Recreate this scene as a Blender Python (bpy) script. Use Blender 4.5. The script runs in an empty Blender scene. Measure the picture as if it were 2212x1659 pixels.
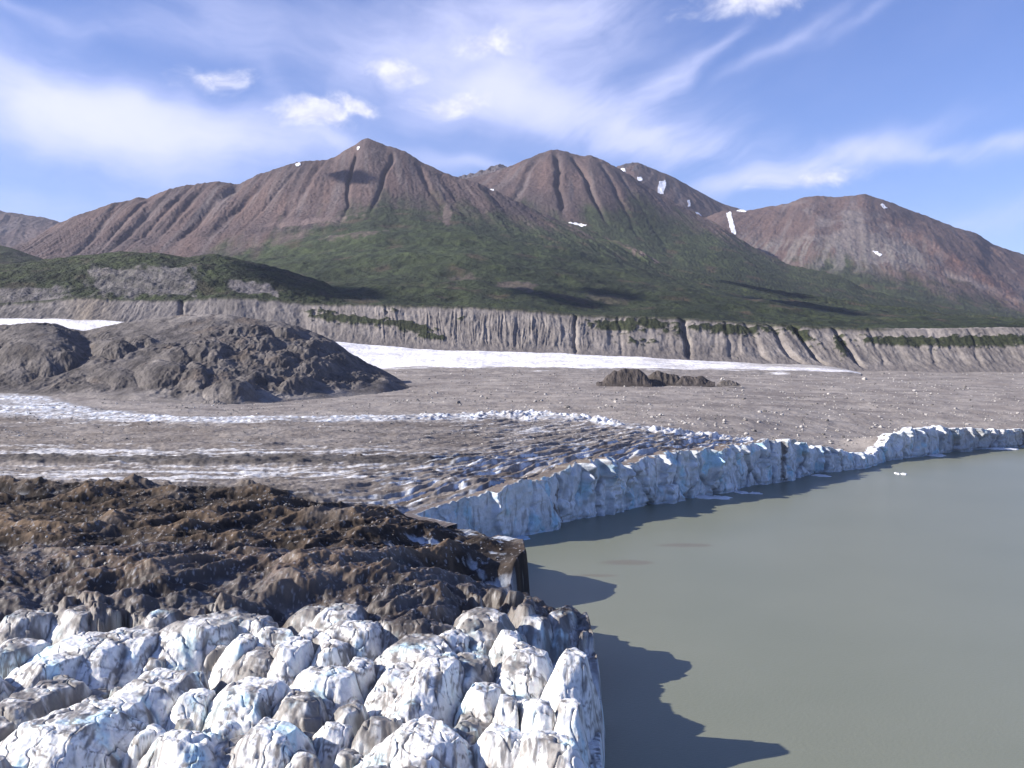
import bpy, math, random
import numpy as np
from mathutils import Vector
from mathutils.bvhtree import BVHTree

C = bpy.context.scene.collection
SC = bpy.context.scene
R = math.radians
random.seed(7)
rng = np.random.default_rng(7)

# ------------------------------------------------------------------ camera, sky, sun, exposure
CAM_H = 70.0
FPX, CX, HY = 2160.0, 1106.0, 756.0        # focal length, centre column and horizon row of the 2212 px wide photograph
cam = bpy.data.cameras.new('camera')
cam_o = bpy.data.objects.new('camera', cam)
C.objects.link(cam_o)
cam_o.location = (0, 0, CAM_H)
cam_o.rotation_euler = (R(90), 0, 0)
cam.sensor_width = 36.0
cam.lens = 36.0 * FPX / 2212.0
cam.shift_y = -(829.5 - HY) / 2212.0
cam.clip_start = 1.0
cam.clip_end = 60000.0
SC.camera = cam_o

SUN_EL = R(27)
SUN_AZ = R(-9)                              # shadows fall to the right and a little away from the viewer
SUN_DIR = Vector((-math.cos(SUN_EL) * math.cos(SUN_AZ), math.cos(SUN_EL) * math.sin(SUN_AZ), math.sin(SUN_EL)))
sun = bpy.data.lights.new('sun', 'SUN')
sun.energy = 5.0
sun.angle = R(0.53)
sun.color = (1.0, 0.93, 0.85)
sun_o = bpy.data.objects.new('sun', sun)
C.objects.link(sun_o)
sun_o.location = (-300, 100, 400)
sun_o.rotation_euler = SUN_DIR.to_track_quat('Z', 'Y').to_euler()

SC.view_settings.view_transform = 'Standard'
SC.view_settings.look = 'None'
SC.view_settings.exposure = 1.0
SC.view_settings.gamma = 1.0
SC.cycles.max_bounces = 6


class NT:
    """small helper for writing node trees as expressions"""
    def __init__(self, tree):
        self.t = tree

    def node(self, kind, **kw):
        n = self.t.nodes.new(kind)
        for k, v in kw.items():
            setattr(n, k, v)
        return n

    def put(self, sock, v):
        if isinstance(v, bpy.types.NodeSocket):
            self.t.links.new(v, sock)
        elif isinstance(v, (tuple, list)) and len(v) == 3 and sock.type == 'RGBA':
            sock.default_value = (*v, 1.0)
        else:
            sock.default_value = v

    def m(self, op, a, b=None, c=None, clamp=False):
        n = self.node('ShaderNodeMath', operation=op, use_clamp=clamp)
        self.put(n.inputs[0], a)
        if b is not None:
            self.put(n.inputs[1], b)
        if c is not None:
            self.put(n.inputs[2], c)
        return n.outputs[0]

    def mixc(self, f, a, b, blend='MIX'):
        n = self.node('ShaderNodeMix', data_type='RGBA', blend_type=blend)
        self.put(n.inputs[0], f)
        self.put(n.inputs[6], a)
        self.put(n.inputs[7], b)
        return n.outputs[2]

    def ramp(self, v, lo, hi, a=0.0, b=1.0):
        n = self.node('ShaderNodeMapRange', interpolation_type='SMOOTHSTEP')
        for i, q in enumerate((v, lo, hi, a, b)):
            self.put(n.inputs[i], q)
        return n.outputs[0]

    def noise(self, vec, scale, detail=4, rough=0.55, lac=2.0, dist=0.0, dim='3D'):
        n = self.node('ShaderNodeTexNoise', noise_dimensions=dim)
        if vec is not None:
            self.put(n.inputs['Vector'], vec)
        n.inputs['Scale'].default_value = scale
        n.inputs['Detail'].default_value = detail
        n.inputs['Roughness'].default_value = rough
        n.inputs['Lacunarity'].default_value = lac
        n.inputs['Distortion'].default_value = dist
        return n.outputs[0]

    def comb(self, x, y, z=0.0):
        n = self.node('ShaderNodeCombineXYZ')
        self.put(n.inputs[0], x)
        self.put(n.inputs[1], y)
        self.put(n.inputs[2], z)
        return n.outputs[0]


def build_world():
    w = bpy.data.worlds.new('World')
    SC.world = w
    w.use_nodes = True
    t = w.node_tree
    t.nodes.clear()
    N = NT(t)
    out = N.node('ShaderNodeOutputWorld')
    bg = N.node('ShaderNodeBackground')
    t.links.new(bg.outputs[0], out.inputs[0])
    sky = N.node('ShaderNodeTexSky', sky_type='NISHITA')
    sky.sun_disc = False
    sky.sun_elevation = SUN_EL
    sky.sun_rotation = math.atan2(SUN_DIR.x, SUN_DIR.y)
    sky.altitude = 700
    sky.air_density = 1.0
    sky.dust_density = 0.4
    sky.ozone_density = 2.5
    tc = N.node('ShaderNodeTexCoord')
    sep = N.node('ShaderNodeSeparateXYZ')
    t.links.new(tc.outputs['Generated'], sep.inputs[0])
    dx, dy, dz = sep.outputs
    # heading and height of the view direction on an upright cylinder round the place
    az = N.m('ARCTAN2', dx, dy)
    hor = N.m('SQRT', N.m('ADD', N.m('MULTIPLY', dx, dx), N.m('MULTIPLY', dy, dy)))
    el = N.m('ARCTAN2', dz, hor)
    base = N.mixc(1.0, sky.outputs[0], (0.84, 0.87, 1.24), 'MULTIPLY')

    def ang(xd, yd):
        u, v = (xd - CX) / FPX, (HY - yd) / FPX
        return math.atan(u), math.atan(v / math.hypot(1, u))

    def blob(xd, yd, rx, ry, rot, power=1.0):
        a0, e0 = ang(xd, yd)
        c, s = math.cos(R(rot)), math.sin(R(rot))
        pa, pe = N.m('SUBTRACT', warp_az, a0), N.m('SUBTRACT', warp_el, e0)
        p = N.m('ADD', N.m('MULTIPLY', pa, c * FPX / rx), N.m('MULTIPLY', pe, s * FPX / rx))
        q = N.m('ADD', N.m('MULTIPLY', pa, -s * FPX / ry), N.m('MULTIPLY', pe, c * FPX / ry))
        g = N.m('ADD', N.m('MULTIPLY', p, p), N.m('MULTIPLY', q, q))
        return N.m('MULTIPLY', N.m('EXPONENT', N.m('MULTIPLY', g, -1.0)), power)

    # slow warping of the coordinates so that no cloud keeps an elliptical outline
    pv = N.comb(az, el, 0.0)
    w1 = N.m('SUBTRACT', N.noise(pv, 5.0, 3), 0.5)
    w2 = N.m('SUBTRACT', N.noise(N.comb(az, el, 7.3), 6.0, 3), 0.5)
    warp_az = N.m('MULTIPLY_ADD', w1, 0.16, az)
    warp_el = N.m('MULTIPLY_ADD', w2, 0.07, el)

    def rotco(rot, sx, sy, seed):
        c, s = math.cos(R(rot)), math.sin(R(rot))
        p = N.m('ADD', N.m('MULTIPLY', warp_az, c * sx), N.m('MULTIPLY', warp_el, s * sx))
        q = N.m('ADD', N.m('MULTIPLY', warp_az, -s * sy), N.m('MULTIPLY', warp_el, c * sy))
        return N.comb(p, q, seed)

    # cirrus: where it lies (broad sheets) times how it is combed out (streaks)
    sheets = [(120, 238, 360, 66, -8, 1.7), (430, 285, 280, 50, -9, 1.2), (700, 305, 110, 14, -6, 0.6), (120, 330, 260, 30, -5, 0.35),
              (170, 75, 260, 40, 6, 0.40), (480, 60, 150, 60, -20, 0.30), (980, 60, 230, 95, 8, 1.0), (1180, 120, 170, 80, 20, 0.7), (1040, 200, 180, 70, 0, 0.85),
              (1250, 30, 130, 40, 15, 0.6), (1330, 270, 210, 55, -16, 0.85), (1180, 260, 160, 40, -10, 0.5), (1420, 190, 60, 26, 45, 0.9), (1500, 130, 80, 14, 42, 0.7),
              (1440, 320, 170, 40, -6, 0.6), (1640, 390, 120, 26, 18, 0.75), (1800, 340, 190, 26, 16, 0.75), (1980, 318, 200, 22, -4, 0.55), (2180, 310, 120, 18, -4, 0.45),
              (1700, 85, 190, 14, 24, 0.40), (1880, 30, 140, 14, 20, 0.25), (2120, 460, 150, 30, 8, 0.40), (60, 14, 120, 18, -12, 0.8), (100, 440, 260, 50, 4, 0.25),
              (850, 340, 150, 20, -8, 0.30), (1010, 350, 90, 14, -12, 0.40), (760, 130, 130, 50, 15, 0.35), (540, 170, 60, 16, -50, 0.3)]
    cover = None
    for b in sheets:
        g = blob(*b)
        cover = g if cover is None else N.m('ADD', cover, g)
    st1 = N.noise(rotco(-8, 3.5, 13.0, 1.7), 1.0, 7, 0.58)
    st2 = N.noise(rotco(28, 6.0, 20.0, 4.1), 1.0, 7, 0.64)
    puff = N.noise(rotco(0, 14.0, 22.0, 9.2), 1.0, 6, 0.6)
    right = N.ramp(az, -0.05, 0.12)
    streak = N.m('ADD', N.m('MULTIPLY', st1, N.m('SUBTRACT', 1.0, right)), N.m('MULTIPLY', st2, right))
    tex = N.m('ADD', N.m('MULTIPLY', streak, 0.75), N.m('MULTIPLY', puff, 0.25))
    wisp = N.m('MULTIPLY', cover, N.ramp(tex, 0.30, 0.68))
    wisp = N.m('ADD', wisp, N.m('MULTIPLY', N.m('MULTIPLY', cover, cover), 0.22))
    veil = N.m('MULTIPLY', N.ramp(tex, 0.40, 0.80), N.ramp(az, 0.55, -0.3, 0.03, 0.16))
    wisp = N.m('ADD', wisp, veil)
    wisp = N.m('SUBTRACT', 1.0, N.m('EXPONENT', N.m('MULTIPLY', wisp, -1.15)))
    wisp = N.m('MULTIPLY', wisp, N.ramp(el, 0.0, 0.06))
    col = N.mixc(N.m('MULTIPLY', wisp, 0.93), base, (6.4, 6.6, 9.1))
    # small low cumulus: lit tops, greyer feet
    heaps = [(668, 250, 92, 40, 2), (762, 230, 80, 27, -8), (450, 170, 85, 34, 5), (850, 145, 90, 34, 0),
             (975, 215, 90, 34, 0), (1060, 90, 100, 36, 0), (1740, 388, 120, 28, 8), (1590, 8, 150, 36, 3)]
    strength = [1.35, 1.15, 0.84, 0.86, 0.92, 0.88, 0.90, 1.1]
    lump = N.noise(rotco(0, 55.0, 75.0, 2.2), 1.0, 6, 0.62)
    heap, top = None, None
    for h, s in zip(heaps, strength):
        g = N.m('MULTIPLY', blob(*h), s)
        heap = g if heap is None else N.m('MAXIMUM', heap, g)
    hm = N.ramp(N.m('ADD', heap, N.m('MULTIPLY', N.m('SUBTRACT', lump, 0.5), 0.9)), 0.30, 1.10)
    hc = N.mixc(N.ramp(lump, 0.35, 0.7), (6.2, 6.2, 7.6), (8.4, 8.3, 9.1))
    col = N.mixc(N.m('MULTIPLY', hm, 0.74), col, hc)
    N.put(bg.inputs[0], col)
    bg.inputs[1].default_value = 0.073


build_world()


# ------------------------------------------------------------------ numpy noise
_perm = np.concatenate([np.random.default_rng(3).permutation(256)] * 3).astype(np.int64)
_ga = np.linspace(0, 2 * np.pi, 256, endpoint=False)
_gx, _gy = np.cos(_ga), np.sin(_ga)


def perlin(x, y, seed=0):
    x = np.asarray(x, float) + seed * 37.13
    y = np.asarray(y, float) + seed * 17.71
    xi, yi = np.floor(x).astype(np.int64), np.floor(y).astype(np.int64)
    xf, yf = x - xi, y - yi
    u = xf * xf * xf * (xf * (xf * 6 - 15) + 10)
    v = yf * yf * yf * (yf * (yf * 6 - 15) + 10)
    xi &= 255
    yi &= 255

    def g(ix, iy, fx, fy):
        h = _perm[_perm[ix & 255] + (iy & 255)]
        return _gx[h] * fx + _gy[h] * fy
    a = g(xi, yi, xf, yf)
    b = g(xi + 1, yi, xf - 1, yf)
    c = g(xi, yi + 1, xf, yf - 1)
    d = g(xi + 1, yi + 1, xf - 1, yf - 1)
    return 1.4 * ((a + (b - a) * u) * (1 - v) + (c + (d - c) * u) * v)


def fbm(x, y, octaves=4, seed=0, gain=0.5, lac=2.03):
    s, a, n = 0, 1.0, 0.0
    for i in range(octaves):
        s = s + a * perlin(x, y, seed + i * 5)
        n += a
        a *= gain
        x, y = x * lac, y * lac
    return s / n * 1.3


def ridged(x, y, octaves=4, seed=0, gain=0.5, lac=2.07):
    s, a, n = 0, 1.0, 0.0
    for i in range(octaves):
        s = s + a * (1 - 2 * np.abs(perlin(x, y, seed + i * 5)))
        n += a
        a *= gain
        x, y = x * lac, y * lac
    return s / n


def worley(x, y, seed=0):
    """distance to the nearest and second nearest scattered point, and a random number of the nearest"""
    xi, yi = np.floor(x).astype(np.int64), np.floor(y).astype(np.int64)
    f1 = np.full(np.shape(x), 9.0)
    f2 = np.full(np.shape(x), 9.0)
    rid = np.zeros(np.shape(x))
    for ox in (-1, 0, 1):
        for oy in (-1, 0, 1):
            cx, cy = xi + ox, yi + oy
            h = _perm[_perm[(cx + seed * 31) & 255] + (cy & 255)]
            h2 = _perm[h + 77]
            px, py = cx + h / 255.0, cy + h2 / 255.0
            d = np.hypot(px - x, py - y)
            near = d < f1
            f2 = np.where(near, f1, np.minimum(f2, d))
            rid = np.where(near, _perm[h2 + 41] / 255.0, rid)
            f1 = np.where(near, d, f1)
    return f1, f2, rid


def smooth(x, a, b):
    t = np.clip((x - a) / (b - a), 0, 1)
    return t * t * (3 - 2 * t)


def line(x, pts):
    p = np.array(pts, float)
    return np.interp(x, p[:, 0], p[:, 1])


def softline(x, pts, w=12.0):
    return (line(x - w, pts) + 2 * line(x, pts) + line(x + w, pts)) / 4


def lerp(a, b, t):
    return a + (b - a) * t


def mixcol(a, b, t):
    t = np.asarray(t)[..., None]
    return np.asarray(a) * (1 - t) + np.asarray(b) * t


def inpoly(x, y, poly):
    x, y = np.asarray(x), np.asarray(y)
    r = np.zeros(x.shape, bool)
    n = len(poly)
    for i in range(n):
        x0, y0 = poly[i]
        x1, y1 = poly[(i + 1) % n]
        if y0 == y1:
            continue
        c = ((y0 > y) != (y1 > y)) & (x < (x1 - x0) * (y - y0) / (y1 - y0) + x0)
        r ^= c
    return r


def upoint(xd, yd, d):
    """photo pixel at a known distance -> place in the world"""
    return ((xd - CX) / FPX * d, d, CAM_H + (HY - yd) / FPX * d)


# ------------------------------------------------------------------ mesh and material helpers
def tag(o, label=None, cat=None, group=None, kind=None):
    for k, v in (('label', label), ('category', cat), ('group', group), ('kind', kind)):
        if v:
            o[k] = v
    return o


def mesh_from(name, verts, quads, cols, mat, smooth_shade=True):
    me = bpy.data.meshes.new(name)
    nv, nq = len(verts), len(quads)
    me.vertices.add(nv)
    me.vertices.foreach_set('co', np.ascontiguousarray(verts, np.float32).ravel())
    me.loops.add(nq * 4)
    me.loops.foreach_set('vertex_index', np.ascontiguousarray(quads, np.int32).ravel())
    me.polygons.add(nq)
    me.polygons.foreach_set('loop_start', np.arange(0, nq * 4, 4, dtype=np.int32))
    me.polygons.foreach_set('loop_total', np.full(nq, 4, np.int32))
    me.update(calc_edges=True)
    me.polygons.foreach_set('use_smooth', np.full(nq, smooth_shade, bool))
    if cols is not None:
        at = me.color_attributes.new('Col', 'FLOAT_COLOR', 'POINT')
        c4 = np.ones((nv, 4), np.float32)
        c4[:, :3] = np.clip(cols, 0, 1)
        at.data.foreach_set('color', c4.ravel())
    me.materials.append(mat)
    o = bpy.data.objects.new(name, me)
    C.objects.link(o)
    return o


def grid_quads(rows, cols, mask=None):
    i = np.arange(rows * cols).reshape(rows, cols)
    q = np.stack([i[:-1, :-1], i[:-1, 1:], i[1:, 1:], i[1:, :-1]], -1).reshape(-1, 4)
    if mask is not None:
        q = q[mask.reshape(-1)]
    return q


def grid_obj(name, X, Y, Z, col, mat, mask=None):
    rows, cols = X.shape
    v = np.stack([X, Y, Z], -1).reshape(-1, 3)
    q = grid_quads(rows, cols, mask)
    used = np.zeros(len(v), bool)
    used[q.ravel()] = True
    remap = np.cumsum(used) - 1
    return mesh_from(name, v[used], remap[q], col.reshape(-1, 3)[used], mat)


def surface_mat(name, scales, vary, bump, rough=0.9, spec=0.25, tint=None, sss=0.0, stretch=(1, 1, 1)):
    """vertex tint broken up by noise in world space, with bump at the same sizes"""
    m = bpy.data.materials.new(name)
    m.use_nodes = True
    t = m.node_tree
    t.nodes.clear()
    N = NT(t)
    out = N.node('ShaderNodeOutputMaterial')
    b = N.node('ShaderNodeBsdfPrincipled')
    t.links.new(b.outputs[0], out.inputs[0])
    at = N.node('ShaderNodeAttribute', attribute_name='Col')
    geo = N.node('ShaderNodeNewGeometry')
    mp = N.node('ShaderNodeVectorMath', operation='MULTIPLY')
    t.links.new(geo.outputs['Position'], mp.inputs[0])
    mp.inputs[1].default_value = stretch
    col = at.outputs['Color']
    h = None
    for sc, va, bu in zip(scales, vary, bump):
        n = N.noise(mp.outputs[0], sc, 5, 0.62)
        f = N.ramp(n, 0.22, 0.78, 1 - va, 1 + va)
        col = N.mixc(1.0, col, N.comb(f, f, f), 'MULTIPLY')
        if bu:
            hh = N.m('MULTIPLY', n, bu)
            h = hh if h is None else N.m('ADD', h, hh)
    if tint:
        n = N.noise(mp.outputs[0], tint[0], 4, 0.6)
        col = N.mixc(N.ramp(n, 0.52, 0.7, 0, tint[2]), col, tint[1])
    N.put(b.inputs['Base Color'], col)
    b.inputs['Roughness'].default_value = rough
    b.inputs['Specular IOR Level'].default_value = spec
    if sss:
        b.inputs['Subsurface Weight'].default_value = sss
        b.inputs['Subsurface Radius'].default_value = (0.35, 0.8, 1.0)
        b.inputs['Subsurface Scale'].default_value = 0.8
    if h is not None:
        bp = N.node('ShaderNodeBump')
        bp.inputs['Strength'].default_value = 1.0
        bp.inputs['Distance'].default_value = 1.0
        N.put(bp.inputs['Height'], h)
        t.links.new(bp.outputs[0], b.inputs['Normal'])
    return m


M_MOUNT = surface_mat('mountain_scree', (0.012, 0.05, 0.2), (0.12, 0.16, 0.18), (6.0, 3.0, 0.8))
M_GREEN = surface_mat('alpine_scrub', (0.012, 0.05, 0.16), (0.15, 0.28, 0.30), (5.0, 5.0, 2.5))
M_WALL = surface_mat('moraine_gravel', (0.02, 0.1, 0.5), (0.10, 0.16, 0.16), (2.0, 1.2, 0.5))
M_DEBRIS = surface_mat('glacial_debris', (0.03, 0.25, 1.6), (0.12, 0.22, 0.30), (0.6, 0.35, 0.10))
M_GLACIER = surface_mat('dirty_glacier_ice', (0.1, 0.7, 3.5), (0.10, 0.20, 0.25), (0.3, 0.16, 0.05))
M_ICE = surface_mat('serac_ice', (0.35, 1.6, 6.0), (0.05, 0.08, 0.06), (0.22, 0.08, 0.02), rough=0.55, spec=0.35, sss=0.12)
M_CLIFF = surface_mat('cliff_ice', (0.12, 0.6, 2.5), (0.06, 0.10, 0.10), (0.5, 0.3, 0.08), rough=0.5, spec=0.35, sss=0.1)
M_HILL = surface_mat('debris_hill_gravel', (0.03, 0.12, 0.6), (0.12, 0.2, 0.25), (1.6, 0.9, 0.25))


# ------------------------------------------------------------------ slopes given as contour lines
def panel(x0, x1, ncol, contours, nrow, back=0.35, soft=0.0, backdrop=0.5, blur=6):
    """contours: from foot to crest, each (pixel line, distance line). Returns X position columns, distance, height, t."""
    xd = np.linspace(x0, x1, ncol)
    u = (xd - CX) / FPX
    dd, zz = [], []
    for yl, dl in contours:
        d = softline(xd, dl, 40) if isinstance(dl, list) else np.full(ncol, float(dl))
        z = CAM_H + (HY - softline(xd, yl, blur)) / FPX * d
        dd.append(d)
        zz.append(z)
    k = len(dd) - 1
    dd.append(dd[-1] + (dd[-1] - dd[0]) * back)
    zz.append(zz[-1] - (zz[-1] - zz[0]) * backdrop)
    dd, zz = np.array(dd), np.array(zz)
    t = np.concatenate([np.linspace(0, 1, nrow), 1 + np.linspace(0, 1, max(20, nrow // 5))[1:] / k])
    s = np.clip(t * k, 0, k + 1 - 1e-6)
    i = np.minimum(s.astype(int), k)
    f = (s - i)[:, None]
    D = dd[i] * (1 - f) + dd[i + 1] * f
    Z = zz[i] * (1 - f) + zz[i + 1] * f
    if soft > 0:
        n = max(1, int(soft * nrow))
        ker = np.hanning(2 * n + 3)[1:-1]
        ker /= ker.sum()
        keep = smooth(np.abs(t - 1), 0.0, soft * 1.2)[:, None]
        keep = keep * smooth(t, 0.0, soft)[:, None]
        for A in (Z,):
            P = np.pad(A, ((n, n), (0, 0)), mode='edge')
            S = sum(ker[j] * P[j:j + A.shape[0]] for j in range(2 * n + 1))
            A[:] = A * (1 - keep) + S * keep
    U = np.broadcast_to(u, D.shape)
    T = np.broadcast_to(t[:, None], D.shape)
    return U, D, Z, T


def screen(U, D, Z):
    return CX + FPX * U, HY - FPX * (Z - CAM_H) / D


WALL_TOP = [(-400, 650), (0, 657), (90, 652), (170, 643), (260, 650), (390, 650), (500, 643), (590, 650), (680, 659),
            (800, 660), (1000, 665), (1150, 672), (1260, 683), (1450, 688), (1700, 704), (1850, 712), (2212, 708), (2600, 706)]

A_RIDGE = [(-400, 640), (0, 545), (60, 522), (130, 482), (165, 466), (200, 456), (250, 440), (300, 427), (320, 430), (345, 416), (395, 405), (440, 398),
           (470, 392), (490, 395), (510, 401), (560, 380), (600, 365), (640, 352), (690, 348), (720, 344), (745, 328), (768, 314), (782, 302), (795, 299),
           (830, 314), (875, 329), (910, 350), (950, 370), (990, 387), (1040, 402), (1100, 430), (1160, 459), (1240, 487),
           (1340, 525), (1440, 577), (1560, 607), (1700, 634), (1900, 667), (2212, 700), (2600, 712)]
A_DIST = [(-400, 3600), (0, 4600), (300, 5200), (795, 5600), (1000, 5200), (1240, 4700), (1440, 4000), (1700, 3700), (2600, 3600)]
SNOW = dict(c=(0.86, 0.88, 0.92))


def gullies(xd, T, x0, k, scale, seed, octaves=4):
    """furrows that fan out downhill from a summit"""
    xe = (xd - x0) / (1 + k * (1 - np.clip(T, 0, 1.2)))
    wob = 14 * fbm(xd / 160, T * 3.0, 3, seed + 40)
    return ridged((xe + wob) / scale, T * 1.1, octaves, seed)


def mountain_colours(U, D, Z, T, seed, green_line, red=0.5, x0=800, k=1.2, greyband=None):
    xd, yd = screen(U, D, Z)
    X = U * D
    xe = (xd - x0) / (1 + k * (1 - np.clip(T, 0, 1.2)))
    st = fbm(xe / 22, T * 1.6, 4, seed)
    big = fbm(X / 700, Z / 260, 4, seed + 1)
    col = mixcol((0.062, 0.047, 0.047), (0.104, 0.069, 0.059), smooth(0.7 * st + 0.8 * big + red - 0.5, -0.6, 0.7))
    col = mixcol(col, (0.118, 0.102, 0.100), smooth(fbm(xe / 18, T * 2.6, 4, seed + 2) + 0.4 * big, 0.0, 0.7) * 0.7)
    if greyband is not None:
        col = mixcol(col, (0.165, 0.145, 0.135), greyband)
    gl = softline(xd, green_line, 20)
    n = fbm(xe / 26, T * 2.5, 5, seed + 3) * 42 + fbm(X / 90, D / 200, 4, seed + 4) * 22
    gm = smooth(yd + n - gl, -26, 30)
    gfine = fbm(X / 60, D / 90, 5, seed + 5)
    gcol = mixcol((0.0150, 0.0198, 0.0100), (0.035, 0.0415, 0.0180), smooth(gfine + 0.5 * fbm(X / 350, D / 500, 3, seed + 6), -0.5, 0.7))
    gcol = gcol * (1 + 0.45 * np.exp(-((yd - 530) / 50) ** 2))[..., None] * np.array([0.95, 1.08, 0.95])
    gcol = mixcol(gcol, (0.062, 0.046, 0.030), smooth(fbm(X / 130, D / 170, 5, seed + 7), 0.22, 0.55) * 0.7)
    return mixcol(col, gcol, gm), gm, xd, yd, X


GREEN_A = [(-400, 590), (0, 590), (200, 590), (350, 575), (450, 560), (600, 510), (700, 468), (800, 436), (900, 432), (1000, 452), (1100, 470),
           (1200, 486), (1300, 500), (1380, 515), (1440, 520), (2600, 500)]


def build_front_mountain():
    U, D, Z, T = panel(-380, 2560, 1500, [
        ([(x, y + 6) for x, y in WALL_TOP], 1850),
        ([(-400, 640), (0, 636), (600, 624), (1000, 622), (1440, 650), (1900, 690), (2212, 703), (2600, 707)], 2400),
        ([(-400, 622), (0, 600), (400, 580), (600, 552), (800, 520), (1000, 525), (1200, 555), (1440, 610), (1700, 658), (2000, 686), (2212, 702), (2600, 709)], 3300),
        ([(-400, 630), (0, 570), (200, 545), (400, 500), (600, 460), (800, 425), (1000, 455), (1160, 492), (1240, 512), (1440, 592), (1700, 645), (1900, 675), (2212, 701), (2600, 711)],
         [(-400, 3450), (0, 4100), (300, 4500), (795, 4650), (1000, 4500), (1240, 4200), (1440, 3700), (1700, 3500), (2600, 3450)]),
        (A_RIDGE, A_DIST)], 520, soft=0.10)
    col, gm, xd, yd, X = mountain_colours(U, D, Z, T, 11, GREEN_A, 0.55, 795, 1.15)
    amp = smooth(T, 0.45, 0.75) * (1 - 0.75 * smooth(T, 0.93, 1.0))
    vary = 0.35 + 0.9 * smooth(fbm(xd / 150, T * 2.5, 3, 19), -0.4, 0.5)
    Z = Z + amp * vary * (13 * gullies(xd, T, 795, 1.15, 80, 3, 3) + 5.5 * gullies(xd, T, 795, 1.15, 30, 9, 3) + 9 * fbm(X / 200, D / 260, 4, 18))
    # the two deep furrows below the summit
    for gx, gk, dep, w in ((778, -48, 22, 4.5), (850, -62, 20, 4.5), (905, 70, 12, 8), (598, -190, 17, 12), (705, -130, 12, 10), (530, -200, 22, 15), (452, -175, 14, 9), (372, -200, 20, 13), (262, -160, 12, 10), (655, -180, 8, 6), (418, -200, 9, 6), (328, -180, 8, 6)):
        cx = gx + gk * (1 - T) * 2.2 + 11 * fbm(T * 6, T * 0 + gx, 3, 5)
        Z = Z - dep * np.exp(-((xd - cx) / w) ** 2) * smooth(T, 0.55, 0.84) * (1 - smooth(T, 0.93, 0.99))
    low = (1 - smooth(T, 0.5, 0.8)) * smooth(T, 0.0, 0.06)
    Z = Z + low * (22 * fbm(X / 330, D / 300, 5, 21) + 5 * ridged(X / 90, D / 110, 4, 22)) + smooth(T, 0.02, 0.1) * 2.2 * fbm(X / 20, D / 26, 4, 24)
    Z = Z + smooth(T, 0.9, 1.0) * (9 * fbm(X / 110, T * 3, 4, 23) + 7 * ridged(X / 60, T * 3, 3, 25)) * (1 - 0.6 * np.exp(-((xd - 800) / 70) ** 2))
    Z = Z + amp * (3.2 * ridged(xd / 9 + T * 6, D / 120, 4, 26) + 2.0 * fbm(X / 22, D / 40, 4, 27))
    # pale rock bands and bare patches in the scrub
    for cx, cy, rx, ry, rot, s in ((660, 482, 120, 9, -0.10, 0.8), (760, 512, 90, 7, -0.14, 0.5), (620, 522, 70, 7, -0.2, 0.4), (965, 470, 14, 26, 0, 0.7),
                                   (900, 400, 16, 40, 0, .35), (1120, 622, 60, 12, 0.15, 0.5), (1000, 600, 40, 14, 0, 0.35), (630, 600, 60, 12, 0.2, 0.6),
                                   (1395, 548, 60, 16, 0.42, 0.9), (1305, 500, 14, 8, 0.3, .8), (1310, 640, 60, 10, 0.1, 0.25)):
        dx, dy = xd - cx, yd - cy
        q = ((dx * math.cos(rot) + dy * math.sin(rot)) / rx) ** 2 + ((-dx * math.sin(rot) + dy * math.cos(rot)) / ry) ** 2
        mk = smooth(np.exp(-q) + 0.45 * fbm(xd / 16, yd / 8, 4, 31), 0.45, 0.75) * s
        col = mixcol(col, (0.135, 0.100, 0.092), mk)
    return grid_obj('mountain', U * D, D, Z, col, M_GREEN)


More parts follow.
